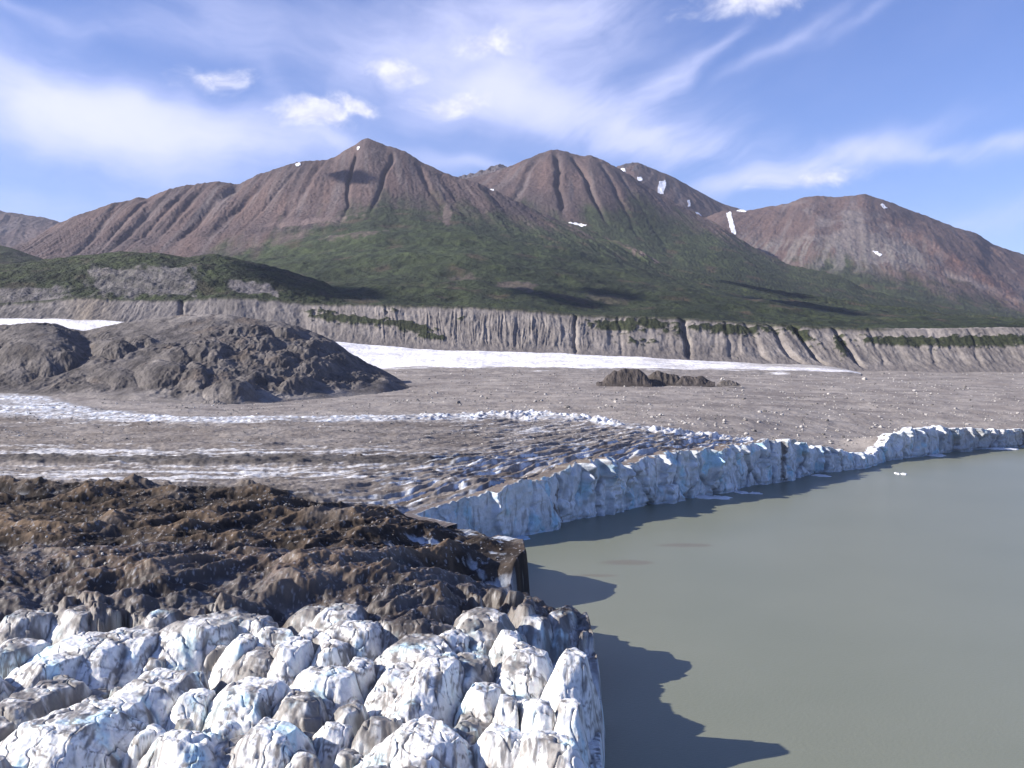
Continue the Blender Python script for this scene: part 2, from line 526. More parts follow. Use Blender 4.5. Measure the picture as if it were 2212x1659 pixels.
def build_middle_mountain():
    ridge = [(880, 470), (930, 425), (985, 394), (1000, 389), (1050, 376), (1100, 360), (1160, 335), (1185, 325), (1200, 323), (1220, 327), (1250, 336), (1280, 337),
             (1310, 350), (1340, 365), (1400, 404), (1480, 450), (1560, 490), (1620, 530), (1700, 571), (1740, 580), (1790, 590), (1830, 604), (1870, 626),
             (2000, 655), (2212, 694), (2600, 720)]
    rd = [(880, 6500), (1200, 7000), (1480, 6300), (1700, 5300), (1870, 4700), (2212, 4300), (2600, 4200)]
    U, D, Z, T = panel(880, 2560, 1000, [
        ([(880, 520), (1000, 450), (1240, 530), (1440, 610), (1700, 660), (1900, 690), (2212, 715), (2600, 725)],
         [(880, 5500), (1000, 5400), (1240, 4900), (1440, 4200), (1700, 3850), (2600, 3750)]),
        ([(880, 495), (985, 422), (1100, 425), (1200, 430), (1300, 450), (1440, 520), (1560, 560), (1700, 615), (1870, 655), (2212, 705), (2600, 722)],
         [(880, 6000), (1000, 6000), (1200, 5800), (1440, 5200), (1700, 4500), (1870, 4250), (2600, 4000)]),
        (ridge, rd)], 420, soft=0.12)
    gl = [(880, 470), (1050, 440), (1150, 440), (1180, 470), (1240, 480), (1270, 452), (1330, 440), (1380, 430), (1440, 455), (1500, 478), (1600, 515), (1700, 560), (2600, 540)]
    col, gm, xd, yd, X = mountain_colours(U, D, Z, T, 51, gl, 0.42, 1215, 1.2)
    amp = smooth(T, 0.0, 0.3) * (1 - 0.7 * smooth(T, 0.9, 1.0))
    vary = 0.4 + 0.8 * smooth(fbm(xd / 120, T * 2.5, 3, 50), -0.4, 0.5)
    vary = vary * (1 - 0.6 * gm)
    Z = Z + amp * vary * (9 * gullies(xd, T, 1215, 1.2, 70, 53, 3) + 4 * gullies(xd, T, 1215, 1.2, 28, 57, 3) + 8 * fbm(X / 180, D / 240, 4, 49))
    for gx, k_, dep, w in ((1200, 14, 34, 7), (1236, 75, 30, 6), (1292, 95, 14, 7), (1160, -60, 14, 8), (1330, 120, 10, 8)):
        cx = gx + k_ * (1 - T) * 1.5 + 8 * fbm(T * 6, T * 0 + gx, 3, 6)
        Z = Z - dep * (1 - 0.6 * gm) * np.exp(-((xd - cx) / w) ** 2) * smooth(T, 0.25, 0.5) * (1 - smooth(T, 0.9, 0.99))
    Z = Z + smooth(T, 0.9, 1.0) * 8 * fbm(X / 60, D / 60, 4, 58) + 3 * fbm(X / 30, D / 40, 4, 59) + amp * 2.8 * ridged(xd / 9 + T * 5, D / 120, 4, 60)
    return grid_obj('mountain', U * D, D, Z, col, M_GREEN)


def build_far_mountains():
    out = []
    # rocky ridge with snow patches behind the middle peak
    U, D, Z, T = panel(1180, 1760, 420, [
        ([(1180, 520), (1480, 540), (1600, 560), (1760, 600)], 7500),
        ([(1180, 400), (1320, 366), (1345, 357), (1375, 352), (1392, 358), (1400, 362), (1450, 381), (1500, 409), (1560, 440), (1610, 456), (1660, 480), (1760, 530)], 9000)], 260)
    col, gm, xd, yd, X = mountain_colours(U, D, Z, T, 71, [(0, 620), (2600, 620)], 0.35, 1380, 0.8)
    dark = smooth(fbm(xd / 14, yd / 14, 4, 73) - (yd - 380) / 60, 0.0, 0.5) * smooth(1440 - xd, 0, 60)
    col = mixcol(col, (0.055, 0.052, 0.058), dark)
    Z = Z + (12 * gullies(xd, T, 1380, 0.8, 44, 75, 3) + 9 * fbm(X / 80, D / 90, 5, 76) + smooth(1430 - xd, 0, 60) * smooth(T, 0.8, 1) * 24 * ridged(X / 60, D / 80, 4, 77)) * (1 - 0.5 * smooth(T, 0.9, 1))
    out.append(grid_obj('mountain', U * D, D, Z, col, M_MOUNT))
    # small dark crags between the two peaks
    U, D, Z, T = panel(900, 1220, 260, [
        ([(900, 470), (1220, 440)], 8000),
        ([(900, 430), (960, 402), (990, 385), (1020, 378), (1045, 369), (1062, 364), (1075, 356), (1088, 361), (1110, 368), (1220, 400)], 9400)], 140)
    col, gm, xd, yd, X = mountain_colours(U, D, Z, T, 81, [(0, 700), (2600, 700)], 0.2, 1075, 0.5)
    col = mixcol(col, (0.06, 0.056, 0.06), 0.6 + 0 * T)
    Z = Z + 26 * ridged(X / 110, D / 140, 5, 83) + 16 * fbm(X / 40, D / 40, 4, 84)
    out.append(grid_obj('mountain', U * D, D, Z, col, M_MOUNT))
    # broad red mountain on the right
    ridge = [(1420, 520), (1500, 478), (1560, 457), (1610, 455), (1650, 449), (1700, 440), (1730, 429), (1760, 424), (1800, 427), (1840, 423), (1870, 420), (1895, 428), (1920, 436), (1980, 460),
             (2060, 490), (2110, 505), (2140, 525), (2212, 551), (2300, 585), (2600, 660)]
    U, D, Z, T = panel(1420, 2560, 800, [
        ([(1420, 600), (1600, 620), (1700, 650), (1870, 690), (2212, 712), (2600, 725)], [(1420, 6000), (1600, 5800), (1870, 5200), (2212, 4700), (2600, 4600)]),
        ([(1420, 570), (1560, 545), (1650, 560), (1760, 545), (1870, 560), (2000, 590), (2212, 660), (2600, 700)], [(1420, 7000), (1700, 6800), (2212, 6000), (2600, 5800)]),
        (ridge, 8200)], 420, soft=0.1)
    gl = [(1420, 560), (1560, 560), (1660, 580), (1700, 575), (1760, 560), (1840, 560), (1900, 590), (1980, 600), (2050, 622), (2120, 640), (2212, 668), (2600, 690)]
    xd, yd = screen(U, D, Z)
    gb = smooth(fbm(xd / 60, yd / 30, 4, 90) + np.exp(-((xd - 1870) / 130) ** 2 - ((yd - 530 - 0.25 * (xd - 1870)) / 55) ** 2) * 1.3, 0.35, 0.95) * 0.75
    col, gm, xd, yd, X = mountain_colours(U, D, Z, T, 91, gl, 0.75, 1850, 1.1, gb)
    # pale fans of scree running into the scrub, and the long gravel streak at the far right
    fan = smooth(gullies(xd, T, 1850, 1.4, 13, 96, 3), 0.35, 0.75) * smooth(yd, 500, 540) * (1 - smooth(yd, 565, 610)) * smooth(2050 - xd, 0, 80)
    col = mixcol(col, (0.16, 0.145, 0.13), fan * 0.8)
    lx = (xd - 2030) / 170
    strk = np.exp(-((yd - (590 + 58 * lx + 10 * fbm(xd / 30, yd * 0, 3, 97))) / 6.5) ** 2) * smooth(lx, 0, 0.1) * (1 - smooth(lx, 1.05, 1.3))
    col = mixcol(col, (0.20, 0.165, 0.145), strk * 0.85)
    col = mixcol(col, (0.165, 0.078, 0.050), np.exp(-((yd - (470 + 0.62 * (xd - 1900))) / 16) ** 2) * smooth(xd, 1890, 1960) * (0.35 + 0.5 * fbm(xd / 30, yd / 30, 3, 99)))
    amp = (1 - 0.7 * smooth(T, 0.9, 1.0))
    Z = Z + amp * (11 * gullies(xd, T, 1850, 1.1, 75, 93, 3) + 4 * gullies(xd, T, 1850, 1.1, 26, 95, 3) + 22 * fbm(X / 330, D / 330, 4, 94) + 3.5 * ridged(xd / 10 + T * 4, D / 140, 4, 100) + 2.5 * fbm(X / 30, D / 50, 4, 92)) + smooth(T, .9, 1) * 8 * fbm(X / 60, D / 60, 4, 98)
    out.append(grid_obj('mountain', U * D, D, Z, col, M_MOUNT))
    # far ridge at the left edge
    U, D, Z, T = panel(-400, 330, 400, [
        ([(-400, 600), (330, 580)], 7000),
        ([(-400, 430), (-200, 470), (-60, 448), (0, 455), (18, 460), (32, 461), (60, 466), (90, 470), (130, 480), (200, 500), (330, 540)], 9000)], 220)
    col, gm, xd, yd, X = mountain_colours(U, D, Z, T, 61, [(0, 640), (2600, 640)], 0.4, 150, 1.0)
    Z = Z + 18 * gullies(xd, T, 150, 1.0, 34, 63) * (1 - .6 * smooth(T, .9, 1)) + 10 * fbm(X / 80, D / 80, 4, 64)
    out.append(grid_obj('mountain', U * D, D, Z, col, M_MOUNT))
    return out


def scrub_colours(X, D, seed):
    n = fbm(X / 34, D / 50, 5, seed)
    c = mixcol((0.0140, 0.0205, 0.0085), (0.036, 0.048, 0.0170), smooth(n + 0.5 * fbm(X / 160, D / 220, 3, seed + 1), -0.45, 0.6))
    return mixcol(c, (0.050, 0.042, 0.028), smooth(fbm(X / 60, D / 80, 4, seed + 2), 0.2, 0.5) * 0.6)


def build_green_hills():
    out = []
    # dark spur at the far left
    U, D, Z, T = panel(-400, 260, 300, [
        ([(-400, 650), (260, 640)], 2700),
        ([(-400, 470), (-100, 520), (0, 529), (25, 535), (45, 543), (85, 556), (120, 570), (180, 600), (260, 640)], 3300)], 140, soft=0.15)
    X = U * D
    col = scrub_colours(X, D, 101)
    col = mixcol(col, (0.10, 0.09, 0.075), smooth(fbm(X / 60, D / 90, 4, 104), 0.15, 0.5) * 0.5)
    Z = Z + 9 * fbm(X / 90, D / 120, 4, 103) * (1 - .7 * smooth(T, .85, 1))
    out.append(grid_obj('hill', X, D, Z, col, M_GREEN))
    # scrubby hill above the moraine wall, with bare grey scarps
    ridge = [(-400, 585), (0, 572), (50, 567), (100, 560), (150, 554), (200, 549), (270, 544), (310, 547), (340, 545), (370, 550), (400, 557), (440, 552), (462, 549), (480, 551), (520, 561),
             (560, 570), (620, 583), (680, 602), (740, 628), (820, 660), (900, 690)]
    U, D, Z, T = panel(-400, 900, 800, [
        ([(x, y + 5) for x, y in WALL_TOP], 1846),
        ([(-400, 640), (0, 615), (200, 628), (400, 632), (600, 640), (740, 655), (900, 690)], 1930),
        ([(-400, 600), (0, 592), (200, 578), (300, 572), (430, 582), (600, 608), (740, 640), (900, 690)], 2050),
        (ridge, 2280)], 330, soft=0.10)
    xd, yd = screen(U, D, Z)
    X = U * D
    col = scrub_colours(X, D, 111)
    n = fbm(xd / 26, yd / 14, 5, 112)
    gv = ridged(xd / 13 + 0.25 * yd / 13, yd / 120, 3, 113)
    s1 = smooth(np.minimum.reduce([(xd - 175) / 60, (440 - xd) / 60, (yd - 572 - 0.02 * (xd - 300)) / 16, (648 - yd) / 22]) + 0.75 * n, 0.15, 0.7)
    s2 = smooth(np.minimum.reduce([(xd - 480) / 30, (605 - xd) / 20, (yd - 598 - 0.16 * (xd - 480)) / 9, (634 + 0.1 * (xd - 480) - yd) / 10]) + 0.55 * n, 0.2, 0.6)
    s3 = smooth(np.minimum.reduce([(yd - 618) / 10, (170 - xd) / 90]) + 0.5 * n, 0.1, 0.6)
    bare = np.maximum(np.maximum(s1 * 0.8, s2), s3 * 0.9)
    bcol = mixcol((0.085, 0.078, 0.078), (0.165, 0.150, 0.145), smooth(n + 0.12 * gv + np.exp(-((yd - 590) / 14) ** 2) * 0.4, -0.4, 0.7))
    bcol = mixcol(bcol, (0.05, 0.052, 0.035), smooth(fbm(xd / 9, yd / 6, 4, 117), 0.2, 0.5) * 0.6)
    col = mixcol(col, bcol, bare)
    Z = Z + (9 * fbm(X / 70, D / 60, 5, 115) + 2 * ridged(X / 28, D / 60, 3, 116)) * smooth(T, 0.02, 0.12) * (1 - 0.75 * smooth(T, 0.9, 1.0)) - bare * 1.0 * (1 - gv)
    Z = Z + 2.4 * fbm(X / 14, D / 14, 4, 118) * (1 - bare)
    out.append(grid_obj('hill', X, D, Z, col, M_GREEN))
    return out


WALL_BASE = [(-400, 705), (0, 704), (200, 706), (450, 728), (700, 750), (900, 764), (1200, 775), (1500, 790), (1700, 798), (1900, 808), (2212, 810), (2600, 812)]


def build_moraine_wall():
    U, D, Z, T = panel(-400, 2600, 2200, [
        (WALL_BASE, 1715), ([(x, lerp(y, line(x, WALL_TOP), 0.30)) for x, y in WALL_BASE], 1762), (WALL_TOP, 1842)], 150, back=0.5, soft=0.15, backdrop=-0.02)
    xd, yd = screen(U, D, Z)
    X = U * D
    flute = smooth(xd, 640, 800) * (1 - smooth(xd, 1250, 1300))
    flute = np.maximum(flute, 0.5 * smooth(xd, 170, 240) * (1 - smooth(xd, 385, 410)))
    flute = np.maximum(flute * 0.85, 0.06)
    sl = (xd + np.where(xd < 450, 55, 0) * (1 - T) + np.where(xd > 1600, -95, 0) * (1 - T))
    wob = 5 * fbm(xd / 60, T * 2, 3, 121)
    wob = wob + 9 * fbm(xd / 23, T * 1.3, 3, 118)
    r1 = ridged((sl + wob) / 27, T * 0.9, 3, 122)
    r2 = ridged((sl + wob) / 10.5, T * 1.6, 3, 123)
    prof = smooth(T + 0.15 * fbm(xd / 40, xd * 0, 3, 117), 0.22, 0.55) * (1 - 0.8 * smooth(T, 0.88, 1.0))
    fvar = 0.45 + 0.8 * smooth(fbm(xd / 70, T * 1.5, 3, 119), -0.4, 0.5)
    off = prof * (flute * fvar * (4.0 * r1 + 3.4 * r2) + (1 - flute) * 7 * fbm(sl / 45, T * 1.2, 4, 124))
    # single deep clefts
    for cx, k_, w, dep in ((1243, 4, 4, 8), (1485, 22, 6, 12), (1700, 95, 7, 8), (1755, 100, 6, 12), (1835, 85, 6, 10), (388, -20, 5, 9), (1640, 70, 6, 4), (2015, 40, 5, 3), (1340, 10, 4, 3), (1580, 30, 5, 3), (1900, 60, 5, 3), (2110, 40, 5, 3)):
        c = cx + k_ * (1 - T) - k_ * 0.4 + 9 * fbm(T * 3, T * 0 + cx, 3, 126)
        off = off - dep * np.exp(-((xd - c) / w) ** 2) * smooth(T, 0.12, 0.4) * (1 - 0.3 * smooth(T, 0.95, 1))
    Y = D - off * 0.95
    Z2 = Z + off * 0.35 + 1.2 * fbm(X / 9, Z / 9, 3, 127) + smooth(T, 0.9, 1.0) * 2.2 * fbm(X / 22, D / 22, 3, 130)
    # greyer and darker scree at the foot, warmer and paler above
    n = fbm(X / 60, Z / 24, 5, 128)
    col = mixcol((0.150, 0.134, 0.124), (0.225, 0.202, 0.184), smooth(n + T * 0.8 - 0.5, -0.4, 0.7))
    col = mixcol(col, (0.275, 0.25, 0.22), smooth(fbm(sl / 8, T * 1.5, 4, 129), 0.2, 0.6) * 0.5)
    col = mixcol(col, (0.150, 0.135, 0.130), (1 - smooth(T, 0.0, 0.35)) * 0.55)
    left = 1 - smooth(xd, 580, 690)
    col = mixcol(col, (0.125, 0.115, 0.112), left * 0.6)
    col = mixcol(col, (0.20, 0.165, 0.125), np.exp(-((xd - 190) / 45) ** 2) * 0.6)
    col = col * (1 + 0.22 * fbm(xd / 120, T * 1.2, 4, 134))[..., None]
    rub = 1 - smooth(xd, 120, 200)
    col = mixcol(col, (0.075, 0.070, 0.066), rub * smooth(fbm(X / 12, Z / 8, 4, 135) + 0.2, -0.1, 0.4) * 0.7)
    # scrub that has taken hold on the slope
    veg = np.zeros_like(T)
    for cx, cy, rx, ry, rot, s in ((760, 692, 95, 9, 0.10, 1.0), (880, 706, 55, 12, 0.16, 1.0), (930, 728, 40, 8, 0.2, .9), (1330, 705, 60, 13, 0.05, 1.0), (1400, 700, 50, 12, 0.1, .9),
                                   (1450, 712, 40, 18, 0, .5), (1570, 712, 90, 12, 0.05, 0.85), (1660, 714, 40, 9, 0.2, 0.6), (1720, 716, 60, 14, 0.5, .7), (1815, 745, 14, 26, -.3, .9),
                                   (1960, 738, 100, 10, 0.02, 1.1), (2110, 738, 130, 12, -0.02, 1.1), (2300, 738, 200, 12, 0, 1.1), (1890, 738, 40, 8, 0.2, .8),
                                   (1380, 738, 50, 9, 0, .5), (840, 672, 30, 8, 0, .4), (1000, 690, 14, 8, 0, .5), (700, 675, 70, 6, .05, .5)):
        dx, dy = xd - cx, yd - cy
        q = ((dx * math.cos(rot) + dy * math.sin(rot)) / rx) ** 2 + ((-dx * math.sin(rot) + dy * math.cos(rot)) / ry) ** 2
        veg = np.maximum(veg, np.exp(-q) * s)
    vm = smooth(1.1 * veg + 0.6 * fbm(xd / 18, yd / 8, 5, 131), 0.34, 0.56)
    rim = smooth(yd - line(xd, WALL_TOP) + 3.5 * fbm(xd / 22, yd * 0, 4, 133), 5, 1) * 0.9
    rim = rim * (1 - smooth(xd, 1880, 1960))
    vm = np.maximum(vm, rim)
    col = mixcol(col, mixcol((0.018, 0.024, 0.012), (0.036, 0.042, 0.020), smooth(fbm(xd / 7, yd / 5, 3, 132), -.4, .4)), vm)
    Z2 = Z2 + vm * 2.5
    return grid_obj('moraine_wall', X, Y, Z2, col, M_WALL)


def build_ice_field():
    top = [(-400, 688), (0, 689), (120, 690), (200, 692), (300, 698), (450, 714), (600, 728), (730, 739), (800, 747), (900, 755), (1000, 759), (1200, 764), (1350, 772), (1500, 780), (1650, 786), (1760, 790), (1830, 799), (1860, 806)]
    foot = [(-400, 800), (0, 800), (600, 806), (730, 804), (830, 803), (900, 799), (1000, 797), (1300, 797), (1500, 800), (1830, 803), (1860, 808)]
    U, D, Z, T = panel(-400, 1860, 1100, [([(x, y + 22) for x, y in foot], 1520), (foot, 1565), (top, 1706)], 160, back=0.5, backdrop=0.0)
    xd, yd = screen(U, D, Z)
    X = U * D
    Z = Z + (2.2 * fbm(X / 70, D / 30, 4, 141) + 0.8 * ridged(X / 14, D / 8, 3, 142)) * smooth(T, 0, .2)
    n = fbm(X / 60, D / 16, 5, 143)
    T = np.clip(T * 2 - 1, 0, 1)
    edge = smooth(T + 0.16 * n, 0.02, 0.16)
    ice = mixcol((0.62, 0.61, 0.62), (0.78, 0.77, 0.78), smooth(n, -0.5, 0.5))
    dirt = smooth(fbm(X / 90, D / 9, 5, 144) + 0.35 * smooth(xd, 1300, 1500), 0.25, 0.6) * 0.55
    ice = mixcol(ice, (0.36, 0.33, 0.30), dirt)
    col = mixcol((0.21, 0.19, 0.175), ice, edge)
    right = smooth(xd, 1560, 1680)
    col = mixcol(col, (0.30, 0.275, 0.245), right * smooth(T + 0.3 * n, 0.45, 0.62) * 0.8)
    return grid_obj('ice_field', X, D, Z, col, M_DEBRIS)


# ------------------------------------------------------------------ glacier front: where ice meets the lake
def wl(xd, yd):
    d = CAM_H * FPX / (yd - HY)
    return ((xd - CX) / FPX * d, d)


# waterline pixel and row of the cliff top above it
FRONT_PX = [(1100, 1165, 1060), (1150, 1153, 1052), (1200, 1138, 1046), (1250, 1122, 1016), (1300, 1108, 1004), (1340, 1100, 1018), (1390, 1090, 1000), (1440, 1083, 990), (1500, 1074, 983),
            (1560, 1063, 978), (1600, 1054, 975), (1650, 1043, 960), (1700, 1035, 962), (1740, 1026, 974), (1800, 1018, 978), (1850, 1011, 984), (1885, 1005, 988), (1905, 999, 972),
            (1930, 993, 946), (1960, 989, 934), (2010, 982, 931), (2060, 976, 932), (2110, 971, 934), (2160, 968, 934), (2212, 966, 935)]
front = [((16, 60), 14.5), ((14, 100), 15), ((12.5, 130), 15), ((14, 160), 15), ((16.5, 185), 15), ((17.5, 205), 14), ((16.8, 221), 13), ((13.5, 229), 12), ((6, 238), 11.5), ((0, 248), 10.5),
         ((-2, 262), 10), ((1.0, 274), 12), ((4.2, 284), 14), ((3.5, 294), 14.5), ((-4, 305), 14), ((-18, 318), 13), ((-29, 330), 13), ((-33, 340), 12.5), ((-29, 348), 12.5), ((-15, 359), 15)]
for xd, yw, yt in FRONT_PX:
    p = wl(xd, yw)
    front.append((p, CAM_H - (yt - HY) / FPX * p[1]))
front += [((450, 742), 9), ((560, 760), 9), ((720, 770), 8), ((1200, 700), 8)]
FP = np.array([f[0] for f in front], float)
FH = np.array([f[1] for f in front], float)
_seg = np.hypot(*np.diff(FP, axis=0).T)
_cum = np.concatenate([[0], np.cumsum(_seg)])


def front_dist(X, Y):
    """signed distance to the waterline (inside the glacier positive) and ice height at the nearest point of it"""
    best = np.full(X.shape, 1e9)
    hh = np.zeros(X.shape)
    for i in range(len(FP) - 1):
        ax, ay = FP[i]
        bx, by = FP[i + 1]
        L2 = (bx - ax) ** 2 + (by - ay) ** 2
        t = np.clip(((X - ax) * (bx - ax) + (Y - ay) * (by - ay)) / L2, 0, 1)
        d2 = (X - ax - t * (bx - ax)) ** 2 + (Y - ay - t * (by - ay)) ** 2
        m = d2 < best
        best = np.where(m, d2, best)
        hh = np.where(m, FH[i] + t * (FH[i + 1] - FH[i]), hh)
    poly = [tuple(p) for p in FP] + [(1200, 6000), (-4000, 6000), (-4000, 60)]
    ins = inpoly(X, Y, poly)
    return np.where(ins, 1, -1) * np.sqrt(best), hh


# base surface of the glacier and the debris plain, through points read off the photograph
CTRL = [(-600, 100, 14), (0, 100, 13), (500, 100, 13), (1106, 100, 13), (1400, 100, 13),
        (-600, 200, 17), (0, 200, 16.5), (500, 205, 16), (900, 205, 15), (1250, 205, 14),
        (-600, 380, 20), (0, 380, 18.3), (500, 380, 17.4), (850, 360, 16.5), (1050, 400, 18), (1400, 470, 20),
        (-600, 640, 24), (0, 640, 21.4), (500, 640, 22.8), (850, 700, 21.7), (1150, 720, 21.3), (1500, 700, 21.7), (1300, 560, 20.5),
        (-600, 880, 28), (0, 850, 25.1), (0, 1000, 35), (500, 900, 22.5), (500, 1150, 24), (850, 1100, 27), (850, 1550, 39), (1150, 1100, 28), (1150, 1650, 38.5), (1500, 1100, 27), (1500, 1700, 35),
        (1900, 680, 8), (1900, 900, 18.3), (1900, 1300, 25.5), (1900, 1750, 34), (2212, 760, 10), (2212, 900, 14.5), (2212, 1300, 22.5), (2212, 1800, 33),
        (2700, 800, 10), (2700, 1300, 22), (2700, 1800, 33), (-600, 1700, 60), (0, 1600, 50), (500, 1650, 45)]


def _rbf():
    P = np.array(CTRL, float)
    q = np.stack([(P[:, 0] - CX) / FPX * 2.2, np.log(P[:, 1])], 1)
    r = np.hypot(q[:, None, 0] - q[None, :, 0], q[:, None, 1] - q[None, :, 1])
    K = np.where(r > 0, r * r * np.log(r + 1e-12), 0) + np.eye(len(P)) * 0.01
    A = np.zeros((len(P) + 3, len(P) + 3))
    A[:-3, :-3] = K
    A[:-3, -3] = 1
    A[:-3, -2:] = q
    A[-3:, :-3] = A[:-3, -3:].T
    w = np.linalg.solve(A, np.concatenate([P[:, 2], [0, 0, 0]]))
    return q, w


_RQ, _RW = _rbf()


def base_height(U, D):
    a, b = U * 2.2, np.log(D)
    z = _RW[-3] + _RW[-2] * a + _RW[-1] * b
    for (qa, qb), w in zip(_RQ, _RW[:-3]):
        r2 = (a - qa) ** 2 + (b - qb) ** 2
        z = z + w * 0.5 * r2 * np.log(r2 + 1e-12)
    return z


# seracs read off the photograph: (zoom x, zoom y of the top, half width, half depth factor, turn in degrees, lift)
# zoom pixels are those of the lower left of the photograph enlarged: xd = 0.5833 zx, yd = 1198 + 0.5833 zy
SERACS = [
    (250, 632, 185, 1.0, 10, 1.0), (690, 690, 118, 1.0, 0, 0.5), (1000, 668, 150, 0.9, 15, 0.3), (1560, 672, 150, 1.2, 25, 0.8), (1870, 672, 95, 1.0, 20, 0.3), (2050, 690, 112, 1.0, 0, 0.6),
    (385, 560, 110, 1.6, 40, 0.0), (590, 480, 130, 1.3, 20, 0.4), (735, 520, 70, 1.3, 5, -0.3), (920, 505, 125, 1.2, 10, 0.6), (1120, 540, 75, 1.3, 0, -0.3),
    (1215, 448, 105, 1.2, 5, 0.6), (1335, 405, 62, 1.6, 0, 0.4), (1090, 340, 72, 1.5, 0, 0.8), (1240, 340, 62, 1.3, 0, 0.3), (960, 370, 82, 1.2, 10, 0.0),
    (1310, 268, 98, 1.1, 10, 0.7), (1275, 205, 92, 1.0, 5, 1.0), (1150, 285, 55, 1.1, 0, 0.2), (1020, 285, 62, 1.1, 0, 0.2), (770, 255, 112, 1.7, 38, 0.9),
    (900, 320, 70, 1.2, 10, 0.1), (920, 238, 85, 1.0, 0, 0.3), (1625, 420, 92, 2.0, 12, 1.6), (1465, 445, 85, 1.7, 10, 0.3), (1560, 335, 115, 1.2, 25, 0.9),
    (1745, 400, 85, 1.7, 0, 0.2), (1420, 628, 82, 1.0, 0, -0.6), (1950, 365, 85, 1.8, 8, 0.8), (2085, 222, 70, 1.5, 20, -3.0), (1985, 235, 50, 1.3, 20, -2.4),
    (2128, 372, 58, 1.7, 4, 3.8), (2010, 560, 60, 1.0, 0, -0.4), (1890, 545, 52, 1.0, 0, -0.2), (340, 330, 170, 1.0, 28, 0.7), (600, 218, 62, 1.3, 10, 1.2),
    (480, 300, 130, 1.0, 25, 0.4), (290, 215, 90, 1.0, 5, 0.6), (60, 340, 95, 1.2, 25, 0.4), (160, 510, 115, 1.2, 15, -0.4), (40, 560, 100, 1.2, 0, -0.2),
    (1800, 225, 100, 1.2, 15, 0.7), (1680, 300, 75, 1.2, 10, 0.2), (1160, 205, 80, 1.0, 0, 0.5), (100, 225, 85, 1.0, 10, 0.5), (1480, 250, 80, 1.2, 0, 0.2), (1900, 300, 60, 1.4, 10, 0.2),
    (2120, 560, 46, 1.6, 0, 0.2), (1800, 500, 60, 1.6, 10, -0.2), (180, 400, 120, 1.2, 30, 0.4), (1240, 640, 70, 1.0, 0, -1.2), (560, 660, 60, 1.2, 0, -0.6), (830, 640, 50, 1.2, 0, -0.8),
]
_sites = []
for zx, zy, w, dep, rot, lift in SERACS:
    xd, yd = 0.5833 * zx, 1198 + 0.5833 * zy
    zt = 15.0 + lift + 1.6 * max(0.0, min(1.0, (360 - zy) / 120.0))
    d = (CAM_H - zt) * FPX / (yd - HY)
    hw = w * 0.5833 / FPX * d
    _sites.append(((xd - CX) / FPX * d, d + hw * dep * 0.2, hw * 1.38, max(hw * dep * 1.7, 5.0), R(rot), zt))
N_TRACED = len(_sites)
_r = random.Random(5)
for _ in range(190):                       # smaller blocks that fill the gaps and carry the ice field on outside the frame
    d = _r.uniform(88, 235)
    u = _r.uniform(-0.66, 0.045)
    hw = _r.uniform(2.2, 4.2) if u > -0.53 and d > 130 else _r.uniform(4, 7)
    _sites.append((u * d, d, hw, hw * _r.uniform(0.9, 1.6), R(_r.uniform(-20, 50)), (_r.uniform(11.0, 13.8) if u > -0.53 and 130 < d < 185 else _r.uniform(13.0, 16.5))))


SERAC_LABELS = {
    0: 'broadest white ice ridge, filling the bottom left corner of the ice field',
    51: 'narrow smooth ice block wedged just right of the broad corner ridge',
    1: 'ragged topped white block at the bottom edge, next right of the narrow wedged block',
    2: 'rounded white block with a pale blue cap at the bottom, left of the pyramid',
    3: 'wide white pyramid of ice with fine cracks in the middle of the bottom edge',
    4: 'white block between the wide pyramid and the corner block by the lake',
    5: 'streaked white block in the corner of the ice field, lowest one beside the lake',
    7: 'long white ridge block sloping down left, directly behind the broad corner ridge',
    8: 'small upright white block in front of the long ridge block at the left',
    9: 'wide white block with blue cracks behind the pale blue capped block',
    10: 'dark soot covered block between the wide bluish block and the bright split dome',
    11: 'bright dome shaped block split by one upright crack, left of the tall wide fin',
    13: 'white column of ice standing right of the brown stained block',
    14: 'small white block with dirty top between white column and bright split dome',
    15: 'brown stained rounded block behind the wide bluish block',
    16: 'white block just in front of the hindmost white block under the brown debris',
    17: 'hindmost white block pushed against the brown debris, left of centre',
    20: 'large white block with cracked upright face, below the brown debris on the left',
    21: 'bright slanting fin leaning against the right side of the large cracked block',
    23: 'tall wide white fin with sharp shaded right face, behind the wide pyramid',
    24: 'white slope of ice at the left foot of the tall wide fin',
    25: 'white mass with pale blue patches behind the tall wide fin',
    26: 'grey block in shade just right of the tall wide fin',
    27: 'smooth grey brown block left of the wide pyramid at the bottom',
    28: 'squat block with soot stained top, left of the tall fin by the lake',
    29: 'bright tower at the rear right corner of the white ice beside the lake',
    30: 'small white block tucked left of the bright rear corner tower',
    31: 'tall white fin rising from the lake edge in front of the bright tower',
    32: 'small square topped block in front of the soot stained squat block',
    33: 'thin dirty block between the smooth white stub and the square topped block',
    34: 'white block with blue tint in front of the white lit block at the left rear',
    35: 'small rear block with pale blue cap between two larger blocks at the left',
    36: 'white block joined to the left side of the large cracked block',
    37: 'rear block with a bright left face and grey top, second from the left edge',
    38: 'white block with blue shaded face cut by the left edge of the photo',
    39: 'long grey brown dirty ridge of ice behind the broad corner ridge at the left',
    40: 'dark dirty block at the left edge below the long grey brown ridge',
    41: 'dirty rounded mound of ice under the brown debris, left of the bright rear tower',
    44: 'grey topped rear block nearest the left edge under the brown debris',
    46: 'small bright block between the dirty rounded mound and the soot stained squat block',
    47: 'slender white block at the lake edge below the tall fin',
    48: 'smooth white stub with flat top right of the tall wide fin',
    50: 'small cracked block between the bright split dome and the smooth grey brown block',
}


